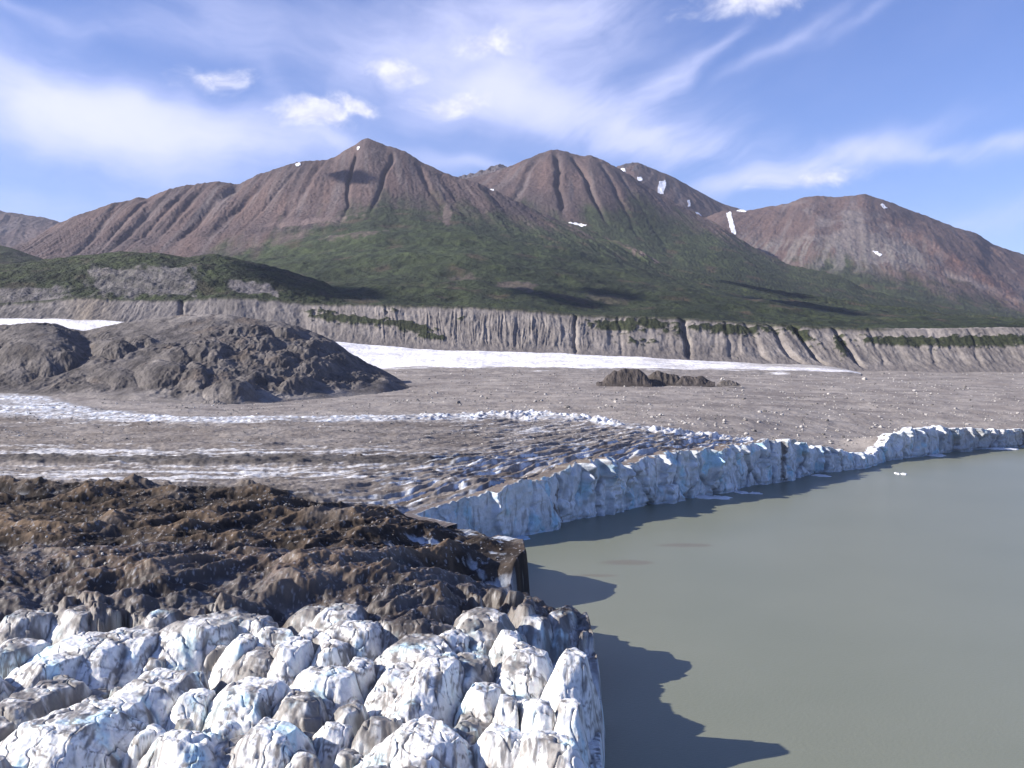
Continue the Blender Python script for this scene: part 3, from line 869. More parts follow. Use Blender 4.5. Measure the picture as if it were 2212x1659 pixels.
def serac_height(X, Y):
    wx = X + 1.3 * fbm(X / 6.5, Y / 6.5, 4, 201) + 0.3 * 0.45 * fbm(X / 1.4, Y / 1.4, 3, 202)
    wy = Y + 1.3 * fbm(X / 6.5, Y / 6.5, 4, 203) + 0.3 * 0.45 * fbm(X / 1.4, Y / 1.4, 3, 204)
    best = np.full(X.shape, 6.5)
    second = np.full(X.shape, 0.0)
    cell = np.full(X.shape, -1)
    for i, (sx, sy, a, b, rot, zt) in enumerate(_sites):
        rr = random.Random(100 + i)
        c, s = math.cos(rot), math.sin(rot)
        m = (np.abs(wx - sx) < 2.6 * max(a, b)) & (np.abs(wy - sy) < 2.6 * max(a, b))
        if not m.any():
            continue
        dx, dy = wx[m] - sx, wy[m] - sy
        p = (dx * c - dy * s) / a             # across, to the right
        q = (dx * s + dy * c) / b             # away from the viewer, leaning right by rot
        f = zt - 0.9 * (p * p + q * q) - 0.5 * p
        # broken faces: each cuts the block along a plane, steepest on the lee (right) side
        planes = [(0, rr.uniform(0.30, 0.6), rr.uniform(9, 15)), (180, rr.uniform(0.3, 0.65), rr.uniform(4, 8)), (-90, rr.uniform(0.1, 0.4), rr.uniform(4, 8)), (90, rr.uniform(0.4, 0.7), rr.uniform(6, 10)),
                  (rr.uniform(-70, -25), rr.uniform(0.25, 0.6), rr.uniform(5, 11)), (rr.uniform(-155, -110), rr.uniform(0.35, 0.7), rr.uniform(4, 9)), (rr.uniform(20, 70), rr.uniform(0.4, 0.7), rr.uniform(6, 11))]
        cut = 0
        for ang, off, sl in planes:
            ang = R(ang + rr.uniform(-18, 18))
            t = p * math.cos(ang) + q * math.sin(ang) - off
            cut = cut + (sl * np.clip(t + 0.06, 0, None)) ** 3
        f = f - np.clip(cut ** (1 / 3.0) - 0.35, 0, None)
        bm, sm, cm = best[m], second[m], cell[m]
        up = f > bm
        sm = np.where(up, bm, np.maximum(sm, f))
        cm = np.where(up, i, cm)
        bm = np.where(up, f, bm)
        best[m], second[m], cell[m] = bm, sm, cm
    return best, second, cell


B0 = [(-600, 1345), (0, 1335), (120, 1330), (250, 1322), (330, 1335), (400, 1345), (450, 1330), (560, 1330), (660, 1318), (740, 1315), (800, 1335), (850, 1385), (905, 1395), (960, 1355), (1010, 1322), (1080, 1322),
      (1160, 1330), (1230, 1332), (1300, 1335)]
B1 = [(-600, 1050), (0, 1048), (300, 1052), (600, 1060), (700, 1080), (800, 1100), (900, 1112), (1000, 1128), (1120, 1150), (1300, 1260)]


def stripe(X, Y):
    sp = 28.0 * np.log1p(np.exp(np.clip((X + 62) / 28.0, -30, 30)))
    return Y - 1.28 * sp, X + 0.6 * sp


def ground(U, D):
    """height and colour of glacier and plain"""
    X, Y = U * D, D
    zb = base_height(U, D)
    fd, fh = front_dist(X, Y)
    zb = lerp(fh, zb, smooth(fd, 2, 45))
    xd, yd = screen(U, D, zb)
    s, al = stripe(X, Y)
    n1 = fbm(X / 40, Y / 40, 4, 301)
    jag = fbm(xd / 40, yd / 26, 4, 302)
    white = smooth(yd + 26 * jag - softline(xd, B0, 10), -14, 14) * smooth(1420 - xd, 0, 60)
    brown = smooth(yd + 14 * jag - softline(xd, B1, 20), -8, 22) * (1 - smooth(fd, 400, 500))
    ser_line = [(-600, 868), (0, 880), (100, 890), (200, 902), (400, 911), (700, 909), (900, 906), (1100, 903), (1200, 904), (1300, 916), (1430, 936), (1550, 951), (1640, 962), (1700, 972), (2600, 1100)]
    ser_w = [(-600, 30), (0, 28), (100, 24), (200, 15), (400, 7), (700, 6), (900, 6), (1100, 9), (1200, 9), (1300, 7), (1430, 5), (1640, 4), (1700, 2), (2600, 1)]
    below = yd - softline(xd, ser_line, 20)              # positive on the near side
    sw = softline(xd, ser_w, 20)
    strip = smooth(1 - np.abs(below + 0.3 * sw) / (1.25 * sw) + 0.35 * jag, 0.0, 0.45)
    plain = smooth(-below, 0, 18)
    # --- relief
    ed = smooth(fd, 3, 14)
    f1, f2, _ = worley((X + 2 * fbm(X / 6, Y / 6, 3, 336)) / 4.6, (Y + 3 * fbm(X / 6, Y / 8, 3, 337)) / 8.0, 3)
    lane = smooth(fbm(X / 22, Y / 30, 4, 338), -0.45, 0.35)
    ridge_far = ridged(s / 13 + 0.5 * fbm(X / 40, Y / 40, 3, 303), al / 75, 3, 304)
    ridge_near = ridged(s / 21 + 0.6 * fbm(X / 30, Y / 30, 3, 305), al / 60, 4, 306, 0.55)
    mid = (1 - plain) * (1 - brown) * (1 - white)
    near_cliff = (1 - smooth(fd, 25, 110))
    z = zb.copy()
    z += mid * ed * ((1.3 + 0.7 * near_cliff) * ridge_far * (0.6 + 0.8 * smooth(fbm(al / 30, s / 30, 3, 343), -0.4, 0.4)) + 0.8 * ridged(s / 9, al / 24, 3, 344) + 0.5 * fbm(X / 5, Y / 5, 4, 307))
    rel = lerp(0.45, 1.0, ed) * (1 - 0.72 * np.exp(-((X + 4) / 17) ** 2 - ((Y - 288) / 16) ** 2))
    sw_ = s + 7 * fbm(X / 38, Y / 30, 3, 340)
    hum = ridged(sw_ / 30, al / 62, 2, 306)
    hum2 = ridged(sw_ / 13 + 0.4 * n1, al / 26, 3, 309)
    zbrown = rel * (5.6 * hum + 2.6 * hum2 + 3.4 * fbm(X / 30, Y / 26, 3, 308) + 0.55 * ridged(X / 5.5, Y / 7, 3, 310) + 0.35 * fbm(X / 2.0, Y / 2.6, 3, 341)) - 1.6
    z += brown * (1 - white) * zbrown
    # crevasse steps: debris caps with bare ice on the side that faces the lake
    q = s / 9.0 + 1.1 * fbm(al / 50, s / 40, 4, 311)
    saw = q - np.floor(q)
    step = mid * near_cliff * smooth(fd, 4, 12) * smooth(X, -75, -30)
    amp = 1.5 + 1.0 * fbm(al / 25, np.floor(q) * 3.7, 3, 312)
    z += step * amp * (np.where(saw < 0.18, saw / 0.18, 1 - (saw - 0.18) / 0.82) - 0.6)
    z += strip * (1 - brown) * lane * (0.4 + 1.7 * (1 - f1 * 1.5) + 1.5 * fbm(X / 7, Y / 9, 4, 313)) * lerp(0.45, 1.25, smooth(xd, 750, 1080))
    z += plain * (1 - strip) * (2.4 * fbm(X / 110, Y / 130, 4, 314) + 0.8 * fbm(X / 22, Y / 30, 4, 315) + 0.35 * fbm(X / 5, Y / 7, 3, 316)) * smooth(fd, 0, 30)
    # dark gravel ridge with two cones, across the left half
    gband = np.exp(-((yd - (1000 + 0.004 * xd) - 6 * jag) / 11) ** 2) * (1 - smooth(xd, 900, 1200)) * mid
    z += gband * (1.6 + 1.6 * fbm(X / 14, Y / 10, 4, 317))
    # hollow in front of the brown headland, deepest by the water
    hx = smooth(X, -34, 2) * (1 - smooth(X, 9, 14))
    z -= hx * 8.5 * np.exp(-((Y - 264 - 0.10 * X) / 8.0) ** 2)
    z += 0.8 * np.exp(-((X + 8) / 14) ** 2 - ((Y - 289) / 6) ** 2)
    # --- colour
    grain = fbm(X / 2.2, Y / 3.0, 4, 320)
    deb = mixcol((0.145, 0.125, 0.109), (0.235, 0.210, 0.188), smooth(n1 + 0.6 * grain, -0.5, 0.6))
    ice = mixcol((0.58, 0.60, 0.62), (0.76, 0.77, 0.78), smooth(grain + jag, -0.6, 0.6))
    # middle band: streaks of bare ice between debris
    yw = yd + 15 * fbm(X / 55, Y / 40, 5, 345)
    band = (0.95 * np.exp(-((yw - 985) / 15) ** 2) + 0.8 * np.exp(-((yw - 1030) / 9) ** 2)) * (1 - smooth(xd, 650, 900)) + 0.16 * smooth(xd, 700, 1000)
    band = band * (0.35 + 0.9 * smooth(fbm(X / 34, Y / 60, 4, 346), -0.35, 0.35))
    band = band - 0.9 * np.exp(-((yd - 945) / 20) ** 2) * (1 - smooth(xd, 900, 1150)) - 0.35 * np.exp(-((yd - 1065) / 20) ** 2)
    fol = fbm(s / 4.2, al / 38, 5, 321) * 0.75 + 0.5 * fbm(s / 11, al / 80, 4, 322)
    icem = smooth(1.15 * fol + band * 0.55 + 0.3 * grain, 0.10, 0.62)
    mid_c = mixcol(deb, mixcol(ice, (0.40, 0.38, 0.36), 0.35 + 0 * U), icem * 0.85)
    mid_c = mixcol(mid_c, (0.062, 0.050, 0.042), smooth(fbm(s / 6, al / 30, 4, 323), 0.25, 0.6) * 0.55 * (1 - icem))
    mid_c = mixcol(mid_c, (0.070, 0.062, 0.056), smooth(gband, 0.35, 0.75) * 0.9)
    face = step * smooth(0.21 - saw, 0.0, 0.06)
    mid_c = mixcol(mid_c, mixcol((0.56, 0.62, 0.68), (0.74, 0.77, 0.79), smooth(grain, -.4, .4)), face * smooth(fbm(al / 9, np.floor(q) * 2.3, 3, 324), -0.12, 0.3))
    cap = step * smooth(saw, 0.16, 0.24) * (1 - smooth(saw, 0.5, 0.95))
    mid_c = mixcol(mid_c, (0.095, 0.075, 0.060), cap * smooth(fbm(al / 14, np.floor(q) * 1.7, 3, 325), -0.4, 0.2) * 0.85)
    # brown zone
    br = mixcol((0.017, 0.0125, 0.0095), (0.058, 0.042, 0.030), smooth(0.5 * grain + fbm(X / 9, Y / 9, 4, 326), -0.5, 0.55))
    br = mixcol(br, (0.150, 0.105, 0.068), smooth(zbrown - 2.6 + 1.4 * grain, 0.2, 3.4) * 0.8)
    br = mixcol(br, (0.30, 0.30, 0.31), smooth(fbm(X / 1.1, Y / 1.4, 3, 327), 0.38, 0.50) * 0.7)
    wi = smooth(fbm(X / 10, Y / 7, 4, 328) + 0.25 * fbm(X / 2.5, Y / 2.5, 3, 329), 0.16, 0.34) * smooth(-zbrown, -2.6, 1.0)
    br = mixcol(br, mixcol((0.38, 0.44, 0.52), (0.62, 0.66, 0.70), smooth(grain, -.3, .4)), wi * 0.8)
    br = br * (1 - 0.38 * smooth(1175 - yd, 0, 70) * smooth(fbm(X / 50, Y / 30, 3, 347) + 0.5, -0.3, 0.4))[..., None]     # gravel darkened in patches towards the far side
    greyish = smooth(fbm(X / 26, Y / 20, 4, 330) + 0.5 * smooth(yd, 1180, 1320), 0.15, 0.7)
    br = mixcol(br, (0.125, 0.112, 0.102), greyish * 0.55)
    # plain
    pl = mixcol((0.185, 0.162, 0.145), (0.305, 0.275, 0.245), smooth(0.7 * n1 + 0.35 * fbm(X / 14, Y / 30, 4, 331) + 0.35 * grain, -0.5, 0.6))
    pl = mixcol(pl, (0.130, 0.112, 0.101), smooth(fbm(X / 120, Y / 40, 5, 332), 0.10, 0.5) * 0.65)
    col = mixcol(mid_c, pl, plain)
    sfr = smooth(fbm(X / 3.5, Y / 9, 5, 334) + 0.12, -0.15, 0.25)
    col = mixcol(col, mixcol((0.55, 0.62, 0.70), (0.82, 0.83, 0.85), smooth(grain + (1 - f1) - 0.4, -0.3, 0.6)), strip * lerp(0.25, 0.9, lane) * (0.25 + 0.7 * sfr))
    col = mixcol(col, br, brown * (1 - strip))
    # headland: bare brown slope towards the lake
    setb = 3.2 * smooth(Y, 335, 352)                 # where the cliff sheet stands, the surface ends behind it
    z = np.where(fd < setb + 0.3, lerp(z, -6.0, smooth(-fd, -0.3 - setb, 1.6 - setb)), z)
    whz = np.maximum(white, smooth(yd + 20 * fbm(xd / 60, yd / 40, 3, 342) - softline(xd, B0, 10) + 40, -35, 40) * smooth(1420 - xd, 0, 60))
    return X, Y, z, col, (white, whz), fd, xd, yd


def build_ground():
    ncol = 1500
    u = np.linspace(-0.66, 0.66, ncol)
    # rows: even on the picture for flat ground, closer where slopes face the viewer
    dg = np.exp(np.linspace(math.log(256), math.log(1735), 6000))
    dens = 1.0 / dg * (0.35 + 230.0 / dg)
    cum = np.cumsum(dens * np.gradient(dg))
    d = np.interp(np.linspace(cum[0], cum[-1], 1050), cum, dg)
    U, D = np.meshgrid(u, d)
    X, Y, Z, col, _, fd, xd, yd = ground(U, D)
    Z = np.where(D < 261, Z - 0.5, Z)
    keep = fd > -2.5
    mk = keep[:-1, :-1] | keep[1:, 1:] | keep[:-1, 1:] | keep[1:, :-1]
    return grid_obj('glacier', X, Y, Z, col, M_GLACIER, mk)


def build_foreground():
    x = np.linspace(-0.66, 0.135, 900)
    dg = np.exp(np.linspace(math.log(84), math.log(262), 4000))
    cum = np.cumsum(1.0 / dg ** 1.5 * np.gradient(dg))
    d = np.interp(np.linspace(cum[0], cum[-1], 1000), cum, dg)
    U, D = np.meshgrid(x, d)
    X, Y, Z, col, (white, whz), fd, xd, yd = ground(U, D)
    sz, second, cell = serac_height(X, Y)
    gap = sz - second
    sz = sz + 0.45 * fbm(X / 3.6, Y / 3.6, 3, 401) + 0.14 * ridged(X / 1.9, Y / 1.9, 3, 402)
    sz = sz - 8.5 * np.exp(-((Y - 192.5) / 5.5) ** 2) * smooth(X, 1, 7)      # low gap between the two towers by the lake
    # thin fractures across the blocks
    fr = np.abs(perlin(X / 4.6 + 0.4 * fbm(X / 3, Y / 3, 2, 403), Y / 7.5, 404))
    sz = sz - 0.5 * np.exp(-(fr / 0.035) ** 2)
    trans = smooth(Y, 196, 212)
    w = np.maximum(white, 1 - smooth(Y, 165, 185))
    soft = np.maximum(sz, Z - 3.2 - 1.2 * fbm(X / 9, Y / 9, 3, 430))         # shallow hollows under the brown cover
    Z = lerp(Z, lerp(soft, sz, smooth(w, 0.2, 0.9)), np.maximum(whz, w))
    edge = np.where(fd < 0.0, smooth(-fd, 0.0, 1.5), 0)
    Z = Z * (1 - edge) - 6 * edge
    # colour of the white ice: clean faces, soot along fractures, layers and hollows
    gr = fbm(X / 1.2, Y / 1.2, 4, 411)
    big = fbm(X / 9, Y / 8, 4, 412)
    ice = mixcol((0.68, 0.685, 0.66), (0.87, 0.865, 0.825), smooth(gr + big, -0.6, 0.6))
    ice = mixcol(ice, (0.50, 0.74, 0.80), smooth(fbm(X / 6, Y / 6, 4, 413), 0.12, 0.5) * 0.7)
    wz = Z + 1.0 * fbm(X / 4, Y / 4, 3, 414)
    lay = fbm((wz + 0.30 * X) / 0.75, (X - 0.6 * wz) / 9, 4, 415)          # layers in the ice
    drip = fbm(X / 0.8 + 0.4 * fbm(X / 3, wz / 3, 2, 420), (wz + 0.4 * Y) / 6.0, 4, 421)   # soot washed down the faces
    soot = smooth(lay + 0.3 * gr + 0.4 * big, 0.16, 0.48) * 0.62
    soot = np.maximum(soot, smooth(drip + 0.55 * big, 0.16, 0.5) * 0.6)
    cr1 = np.abs(fbm(X / 5 + 3, (wz + 0.6 * Y) / 3.2, 4, 423))
    soot = np.maximum(soot, (1 - smooth(cr1, 0.0, 0.055)) * smooth(fbm(X / 6, Y / 6, 3, 424), -0.3, 0.3) * 0.8)
    soot = np.maximum(soot, np.exp(-(fr / 0.035) ** 2) * smooth(big + gr, -0.5, 0.3) * 0.8)
    soot = np.maximum(soot, smooth(fbm(X / 2.2, Y / 3.4, 5, 416) + 0.7 * big, 0.12, 0.7) * 0.7)
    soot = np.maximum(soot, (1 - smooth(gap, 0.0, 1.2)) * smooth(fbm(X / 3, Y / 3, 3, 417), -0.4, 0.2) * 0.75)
    dirty_cells = np.isin(cell, [39, 40, 27, 10, 26, 15, 43, 41]) | (cell >= N_TRACED)
    soot = np.maximum(soot, dirty_cells * smooth(fbm(X / 3.5, Y / 3.5, 4, 418) + 0.3 * gr + 0.35, -0.3, 0.6) * 0.75)
    back = smooth(yd - softline(xd, B0, 10), 70, -5)
    soot = np.maximum(soot, back * smooth(fbm(X / 3, Y / 5, 4, 422) + 0.25, -0.1, 0.5) * 0.8)
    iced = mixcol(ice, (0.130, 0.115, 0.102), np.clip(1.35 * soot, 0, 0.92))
    col = mixcol(col, iced, w)
    crumbs = smooth(fbm(X / 0.8, Y / 1.1, 3, 419), 0.4, 0.55) * (1 - w) * 0.4
    col = mixcol(col, (0.5, 0.49, 0.48), crumbs)
    wq = w[:-1, :-1] > 0.5
    cq = cell[:-1, :-1]
    live = (fd > -3.0)
    live = live[:-1, :-1] | live[1:, 1:]
    objs = []
    for i in range(N_TRACED):
        mk = (cq == i) & wq & live
        if mk.sum() < 400 or i not in SERAC_LABELS:
            continue
        o = grid_obj('serac', X, Y, Z, col, M_ICE, mk)
        objs.append((i, o))
    done = np.zeros_like(wq)
    for i, _ in objs:
        done |= (cq == i) & wq
    rest = grid_obj('glacier', X, Y, Z, col, M_ICE, live & ~done)
    return rest, objs


def build_cliff():
    """the calving face as a fluted sheet from below the water to just over the brink"""
    i0 = 15
    cum = _cum[i0:] - _cum[i0]
    P, H = FP[i0:], FH[i0:]
    n = 2600
    sden = np.linspace(0, 1, n) ** 1.25 * (cum[-3])
    px, py = np.interp(sden, cum, P[:, 0]), np.interp(sden, cum, P[:, 1])
    h = np.interp(sden, cum, H)
    k = 41
    ker = np.hanning(k)
    ker /= ker.sum()
    px, py, h = (np.convolve(np.pad(a, k // 2, mode='edge'), ker, 'valid') for a in (px, py, h))
    tx, ty = np.gradient(px), np.gradient(py)
    L = np.hypot(tx, ty)
    nx, ny = ty / L, -tx / L                  # towards the lake
    S = sden
    h = h * 1.07 + 0.8
    h = h + smooth(S, 20, 60) * (2.2 * fbm(S / 11, S * 0, 3, 501) + 1.4 * ridged(S / 5.5, S * 0, 3, 502)) * np.clip(h / 14, 0.4, 1)
    nt = 90
    t = np.linspace(0, 1, nt)[:, None]
    zt = -2.0 + (h[None, :] + 2.0) * np.clip(t / 0.86, 0, 1)
    over = np.clip((t - 0.86) / 0.14, 0, 1)
    Sg = np.broadcast_to(S, zt.shape)
    g = np.clip(zt / np.maximum(h, 1), 0, 1.0)
    smooth_part = smooth(Sg, 70, 105)          # the nearest part is a flat clean break, further on it is fluted
    wS = Sg + 2.5 * fbm(Sg / 9, zt / 9, 3, 520)
    c1, c2, cr = worley(wS / 15, zt / 26 + 0.15 * wS / 15, 11)
    e1, e2, er = worley(wS / 5.5, zt / 10, 13)
    big = ridged(wS / 27 + 0.25 * fbm(Sg / 30, zt / 10, 2, 503), zt / 90, 2, 504)
    # blocks of differing set-back with their own tilt, split by clefts
    blk = (cr - 0.5) * 7.0 + (1 - smooth(c2 - c1, 0.0, 0.14)) * -1.6
    sml = (er - 0.5) * 1.1 + (1 - smooth(e2 - e1, 0.0, 0.12)) * -0.45
    off = lerp(0.4, 3.8, smooth_part) * big + lerp(0.16, 0.9, smooth_part) * blk + lerp(0.3, 1.0, smooth_part) * sml + 0.35 * fbm(Sg / 2.5, zt / 2.2, 4, 507)
    rb = random.Random(21)
    xs0 = CX + FPX * px / py
    ribs = [(1075, 3.2, 5), (1185, 1.6, 4), (1262, 4.0, 8), (1298, 5.5, 12), (1345, 3.5, 9), (1430, 4.5, 12), (1488, 3.2, 8), (1530, 4.2, 10), (1588, 3.2, 7), (1640, 3.8, 8), (1690, 3, 5), (1725, 4, 6), (1775, 3.2, 6), (1800, 3, 5),
            (1850, 2.5, 4), (1955, 4.5, 8), (1985, 3.5, 7), (2030, 4, 9), (2085, 3, 8), (2150, 3, 9)]
    for rx, ra, rw in ribs:
        s0 = np.interp(rx, xs0, S) + 1.6 * fbm(zt / 7, zt * 0 + rx, 3, 530) - 0.12 * zt
        dd = Sg - s0
        prof_r = np.where(dd < 0, smooth(dd, -1.3, 0), np.exp(-np.clip(dd, 0, None) / rw))
        off = off + 1.9 * ra * prof_r * (0.55 + 0.45 * fbm(zt / 5, Sg / 9, 3, 531)) * (0.5 + 0.5 * smooth(g, 0.15, 0.8))
    off = off + 1.1 * (1 - g) * smooth_part - 1.3 * np.exp(-((zt - 0.6) / 0.9) ** 2) * 0.5 + 0.6
    off = off - 2.4 * smooth_part
    off = off - over * 7.0 - smooth(g, 0.8, 1.0) * 0.8 * smooth_part
    X = px[None, :] + nx[None, :] * off
    Y = py[None, :] + ny[None, :] * off
    Z = zt - over * 0.9 + over * 0.5 * fbm(Sg / 2, over * 2, 3, 508)
    gr = fbm(Sg / 2.0, zt / 2.0, 4, 511)
    lg = fbm(Sg / 16, zt / 9, 4, 512)
    col = mixcol((0.52, 0.56, 0.59), (0.72, 0.74, 0.76), smooth(gr * 0.5 + lg, -0.5, 0.5))
    col = mixcol(col, (0.36, 0.60, 0.72), smooth(fbm(Sg / 9, zt / 14, 4, 513), 0.12, 0.5) * 0.8)
    st = smooth(fbm(Sg / 2.2, zt / 12, 5, 514) + 0.2 * lg, 0.12, 0.5) * 0.62
    col = mixcol(col, (0.20, 0.19, 0.19), st)
    cleft = (1 - smooth(c2 - c1, 0.0, 0.07)) * smooth(fbm(Sg / 8, zt / 8, 3, 521), -0.2, 0.3) * smooth_part
    col = mixcol(col, (0.16, 0.19, 0.24), cleft * 0.7)
    # dirt bands near 1690 px and the dirty ice at the far right
    xs = CX + FPX * X / Y
    col = mixcol(col, (0.12, 0.105, 0.095), smooth(np.exp(-((xs - 1692 - 5 * lg) / 9) ** 2) + 0.6 * gr, 0.5, 0.9) * 0.85)
    col = mixcol(col, (0.30, 0.29, 0.28), smooth(xs, 1990, 2080) * (0.35 + 0.4 * smooth(gr, -.3, .3)))
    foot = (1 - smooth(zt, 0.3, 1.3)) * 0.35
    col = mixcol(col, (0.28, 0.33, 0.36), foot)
    capc = mixcol((0.11, 0.09, 0.075), (0.6, 0.62, 0.64), smooth(fbm(Sg / 3.5, over * 2.0, 4, 515) - 0.55 + 0.9 * smooth(xs, 1560, 1720), -0.1, 0.25))
    col = mixcol(col, capc, smooth(t + 0.02 * gr + 0 * over, 0.84, 0.885))
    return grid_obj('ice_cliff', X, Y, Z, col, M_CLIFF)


def build_debris_hill():
    """broad hump of gravel-covered ice on the left"""
    foot = [(-400, 845), (0, 848), (150, 856), (300, 858), (400, 872), (480, 876), (570, 874), (680, 858), (760, 845), (840, 820), (900, 812)]
    top = [(-400, 700), (0, 702), (60, 698), (120, 700), (165, 712), (190, 714), (250, 699), (320, 688), (400, 680), (470, 678), (520, 683), (560, 690), (600, 695), (645, 706), (690, 722), (720, 738), (760, 765), (800, 785), (835, 800), (900, 815)]
    U, D, Z, T = panel(-400, 900, 1300, [
        ([(x, y + 26) for x, y in foot], [(-400, 860), (0, 890), (500, 840), (700, 930), (900, 1110)]),
        (foot, [(-400, 900), (0, 930), (500, 880), (700, 980), (900, 1150)]),
        ([(x, lerp(y, line(x, top), 0.5)) for x, y in foot], [(-400, 1000), (0, 1020), (500, 1020), (700, 1070), (900, 1180)]),
        (top, [(-400, 1180), (0, 1200), (450, 1250), (700, 1230), (900, 1230)])], 520, back=0.4, soft=0.14, backdrop=0.6)
    X, Y = U * D, D
    xd, yd = screen(U, D, Z)
    q = smooth(T, 0.30, 0.45) * (1 - 0.85 * smooth(T, 0.9, 1.0))
    body = smooth(890 - xd, 0, 90)
    wx = xd + 20 * fbm(xd / 55, yd / 30, 4, 601)
    wy = yd + 9 * fbm(xd / 50, yd / 28, 4, 602)
    # mounds read off the photograph: centre, half sizes, height in metres, how square their shoulders are
    dz = 0 * T
    for cx, cy, rx, ry, hgt in ((70, 752, 112, 58, 17), (20, 800, 60, 30, 5), (238, 752, 46, 18, 8), (300, 738, 40, 12, 4), (345, 806, 62, 32, 10), (415, 815, 40, 28, 8), (248, 812, 60, 24, 6),
                                (180, 835, 60, 14, 4), (440, 758, 60, 20, 8), (370, 770, 55, 18, 6), (500, 848, 62, 24, 11), (545, 818, 30, 12, 4), (640, 832, 36, 20, 7), (560, 742, 50, 16, 6), (600, 775, 44, 18, 6),
                                (545, 715, 45, 12, 6), (625, 712, 50, 12, 7), (700, 745, 44, 16, 6), (690, 790, 46, 18, 6), (740, 775, 40, 16, 5), (765, 815, 46, 12, 5), (655, 760, 34, 14, 5), (470, 712, 60, 10, 4),
                                (790, 835, 36, 9, 4), (545, 770, 24, 14, 4), (130, 765, 40, 30, 6)):
        qq = ((wx - cx) / rx) ** 2 + ((wy - cy) / ry) ** 2
        lean = 1 + 0.30 * np.clip((wx - cx) / rx, -1, 1)         # higher and steeper at the right hand end
        dz = np.maximum(dz, 0.9 * hgt * lean * np.clip(1 - qq, 0, 1) ** 0.8) + 0.12 * hgt * np.clip(1 - qq, 0, 1)
    bill = 1 - np.abs(fbm(X / 34 + 0.5 * fbm(X / 50, Y / 50, 3, 609), Y / 60, 3, 603)) * 2.2
    bill2 = 1 - np.abs(fbm(X / 14, Y / 26, 3, 604)) * 2.2
    rough = smooth(fbm(X / 60, Y / 90, 3, 605) + 0.5 * smooth(xd, 300, 560), -0.3, 0.5)
    dz = dz + rough * (2.6 * bill + 1.5 * bill2) + 1.5 * fbm(X / 26, Y / 34, 4, 606) + 0.55 * fbm(X / 6, Y / 10, 4, 610)
    lip = smooth(T, 0.9, 1.0) * 2.0 * fbm(X / 16, Y / 16, 4, 611)
    Z2 = Z + q * body * (dz - 3.0) + lip * body - 12 * smooth(xd, 815, 900)
    n = fbm(X / 22, Y / 30, 5, 612)
    fine = fbm(X / 4, Y / 8, 4, 613)
    col = mixcol((0.062, 0.055, 0.051), (0.125, 0.112, 0.103), smooth(n + 0.4 * fine + 0.35 * smooth(yd, 720, 690), -0.5, 0.6))
    col = mixcol(col, (0.215, 0.195, 0.178), smooth(fbm(X / 40, Y / 60, 4, 607) + 0.7 * smooth(705 - yd, 0, 25) + 0.9 * smooth(yd, 825, 865), 0.30, 0.9) * 0.8)
    col = mixcol(col, (0.10, 0.078, 0.062), smooth(fbm(X / 30, Y / 40, 4, 608) + 0.4 * np.exp(-((xd - 540) / 130) ** 2), 0.3, 0.7) * 0.6)
    return grid_obj('debris_hill', X, Y, Z2, col, M_HILL)


def build_lake():
    m = bpy.data.materials.new('silty_lake_water')
    m.use_nodes = True
    t = m.node_tree
    N = NT(t)
    b = t.nodes['Principled BSDF']
    geo = N.node('ShaderNodeNewGeometry')
    sp = N.node('ShaderNodeSeparateXYZ')
    t.links.new(geo.outputs['Position'], sp.inputs[0])
    # silt plumes: two faint brown swirls on the surface off the headland
    plume = None
    for xd, yd, rx, ry in ((1355, 1215, 9, 4.5), (1290, 1243, 8, 2.2), (1480, 1178, 11, 4)):
        px, py = wl(xd, yd)
        nz = N.m('MULTIPLY', N.m('SUBTRACT', N.noise(geo.outputs['Position'], 0.12, 5), 0.5), 1.6)
        a = N.m('DIVIDE', N.m('SUBTRACT', sp.outputs[0], px), rx)
        c = N.m('DIVIDE', N.m('SUBTRACT', sp.outputs[1], py), ry)
        g = N.m('EXPONENT', N.m('MULTIPLY', N.m('ADD', N.m('MULTIPLY', a, a), N.m('MULTIPLY', c, c)), -1.0))
        g = N.m('ADD', g, N.m('MULTIPLY', nz, g))
        plume = g if plume is None else N.m('MAXIMUM', plume, g)
    n = N.noise(geo.outputs['Position'], 0.012, 4)
    col = N.mixc(N.ramp(n, 0.3, 0.7), (0.172, 0.184, 0.134), (0.190, 0.200, 0.148))
    col = N.mixc(N.ramp(plume, 0.25, 0.7, 0, 0.75), col, (0.150, 0.134, 0.094))
    N.put(b.inputs['Base Color'], col)
    b.inputs['Roughness'].default_value = 0.30
    b.inputs['IOR'].default_value = 1.33
    b.inputs['Specular IOR Level'].default_value = 0.28
    mp = N.node('ShaderNodeVectorMath', operation='MULTIPLY')
    t.links.new(geo.outputs['Position'], mp.inputs[0])
    mp.inputs[1].default_value = (1.0, 2.2, 1.0)
    h = N.m('ADD', N.m('MULTIPLY', N.noise(mp.outputs[0], 1.1, 3), 0.08), N.m('MULTIPLY', N.noise(mp.outputs[0], 4.0, 2), 0.02))
    bp = N.node('ShaderNodeBump')
    bp.inputs['Strength'].default_value = 0.8
    bp.inputs['Distance'].default_value = 1.0
    N.put(bp.inputs['Height'], h)
    t.links.new(bp.outputs[0], b.inputs['Normal'])
    v = np.array([(-60, 40, 0), (1400, 40, 0), (1400, 800, 0), (-60, 800, 0)], float)
    return mesh_from('lake', v, np.array([[0, 1, 2, 3]]), None, m, False)


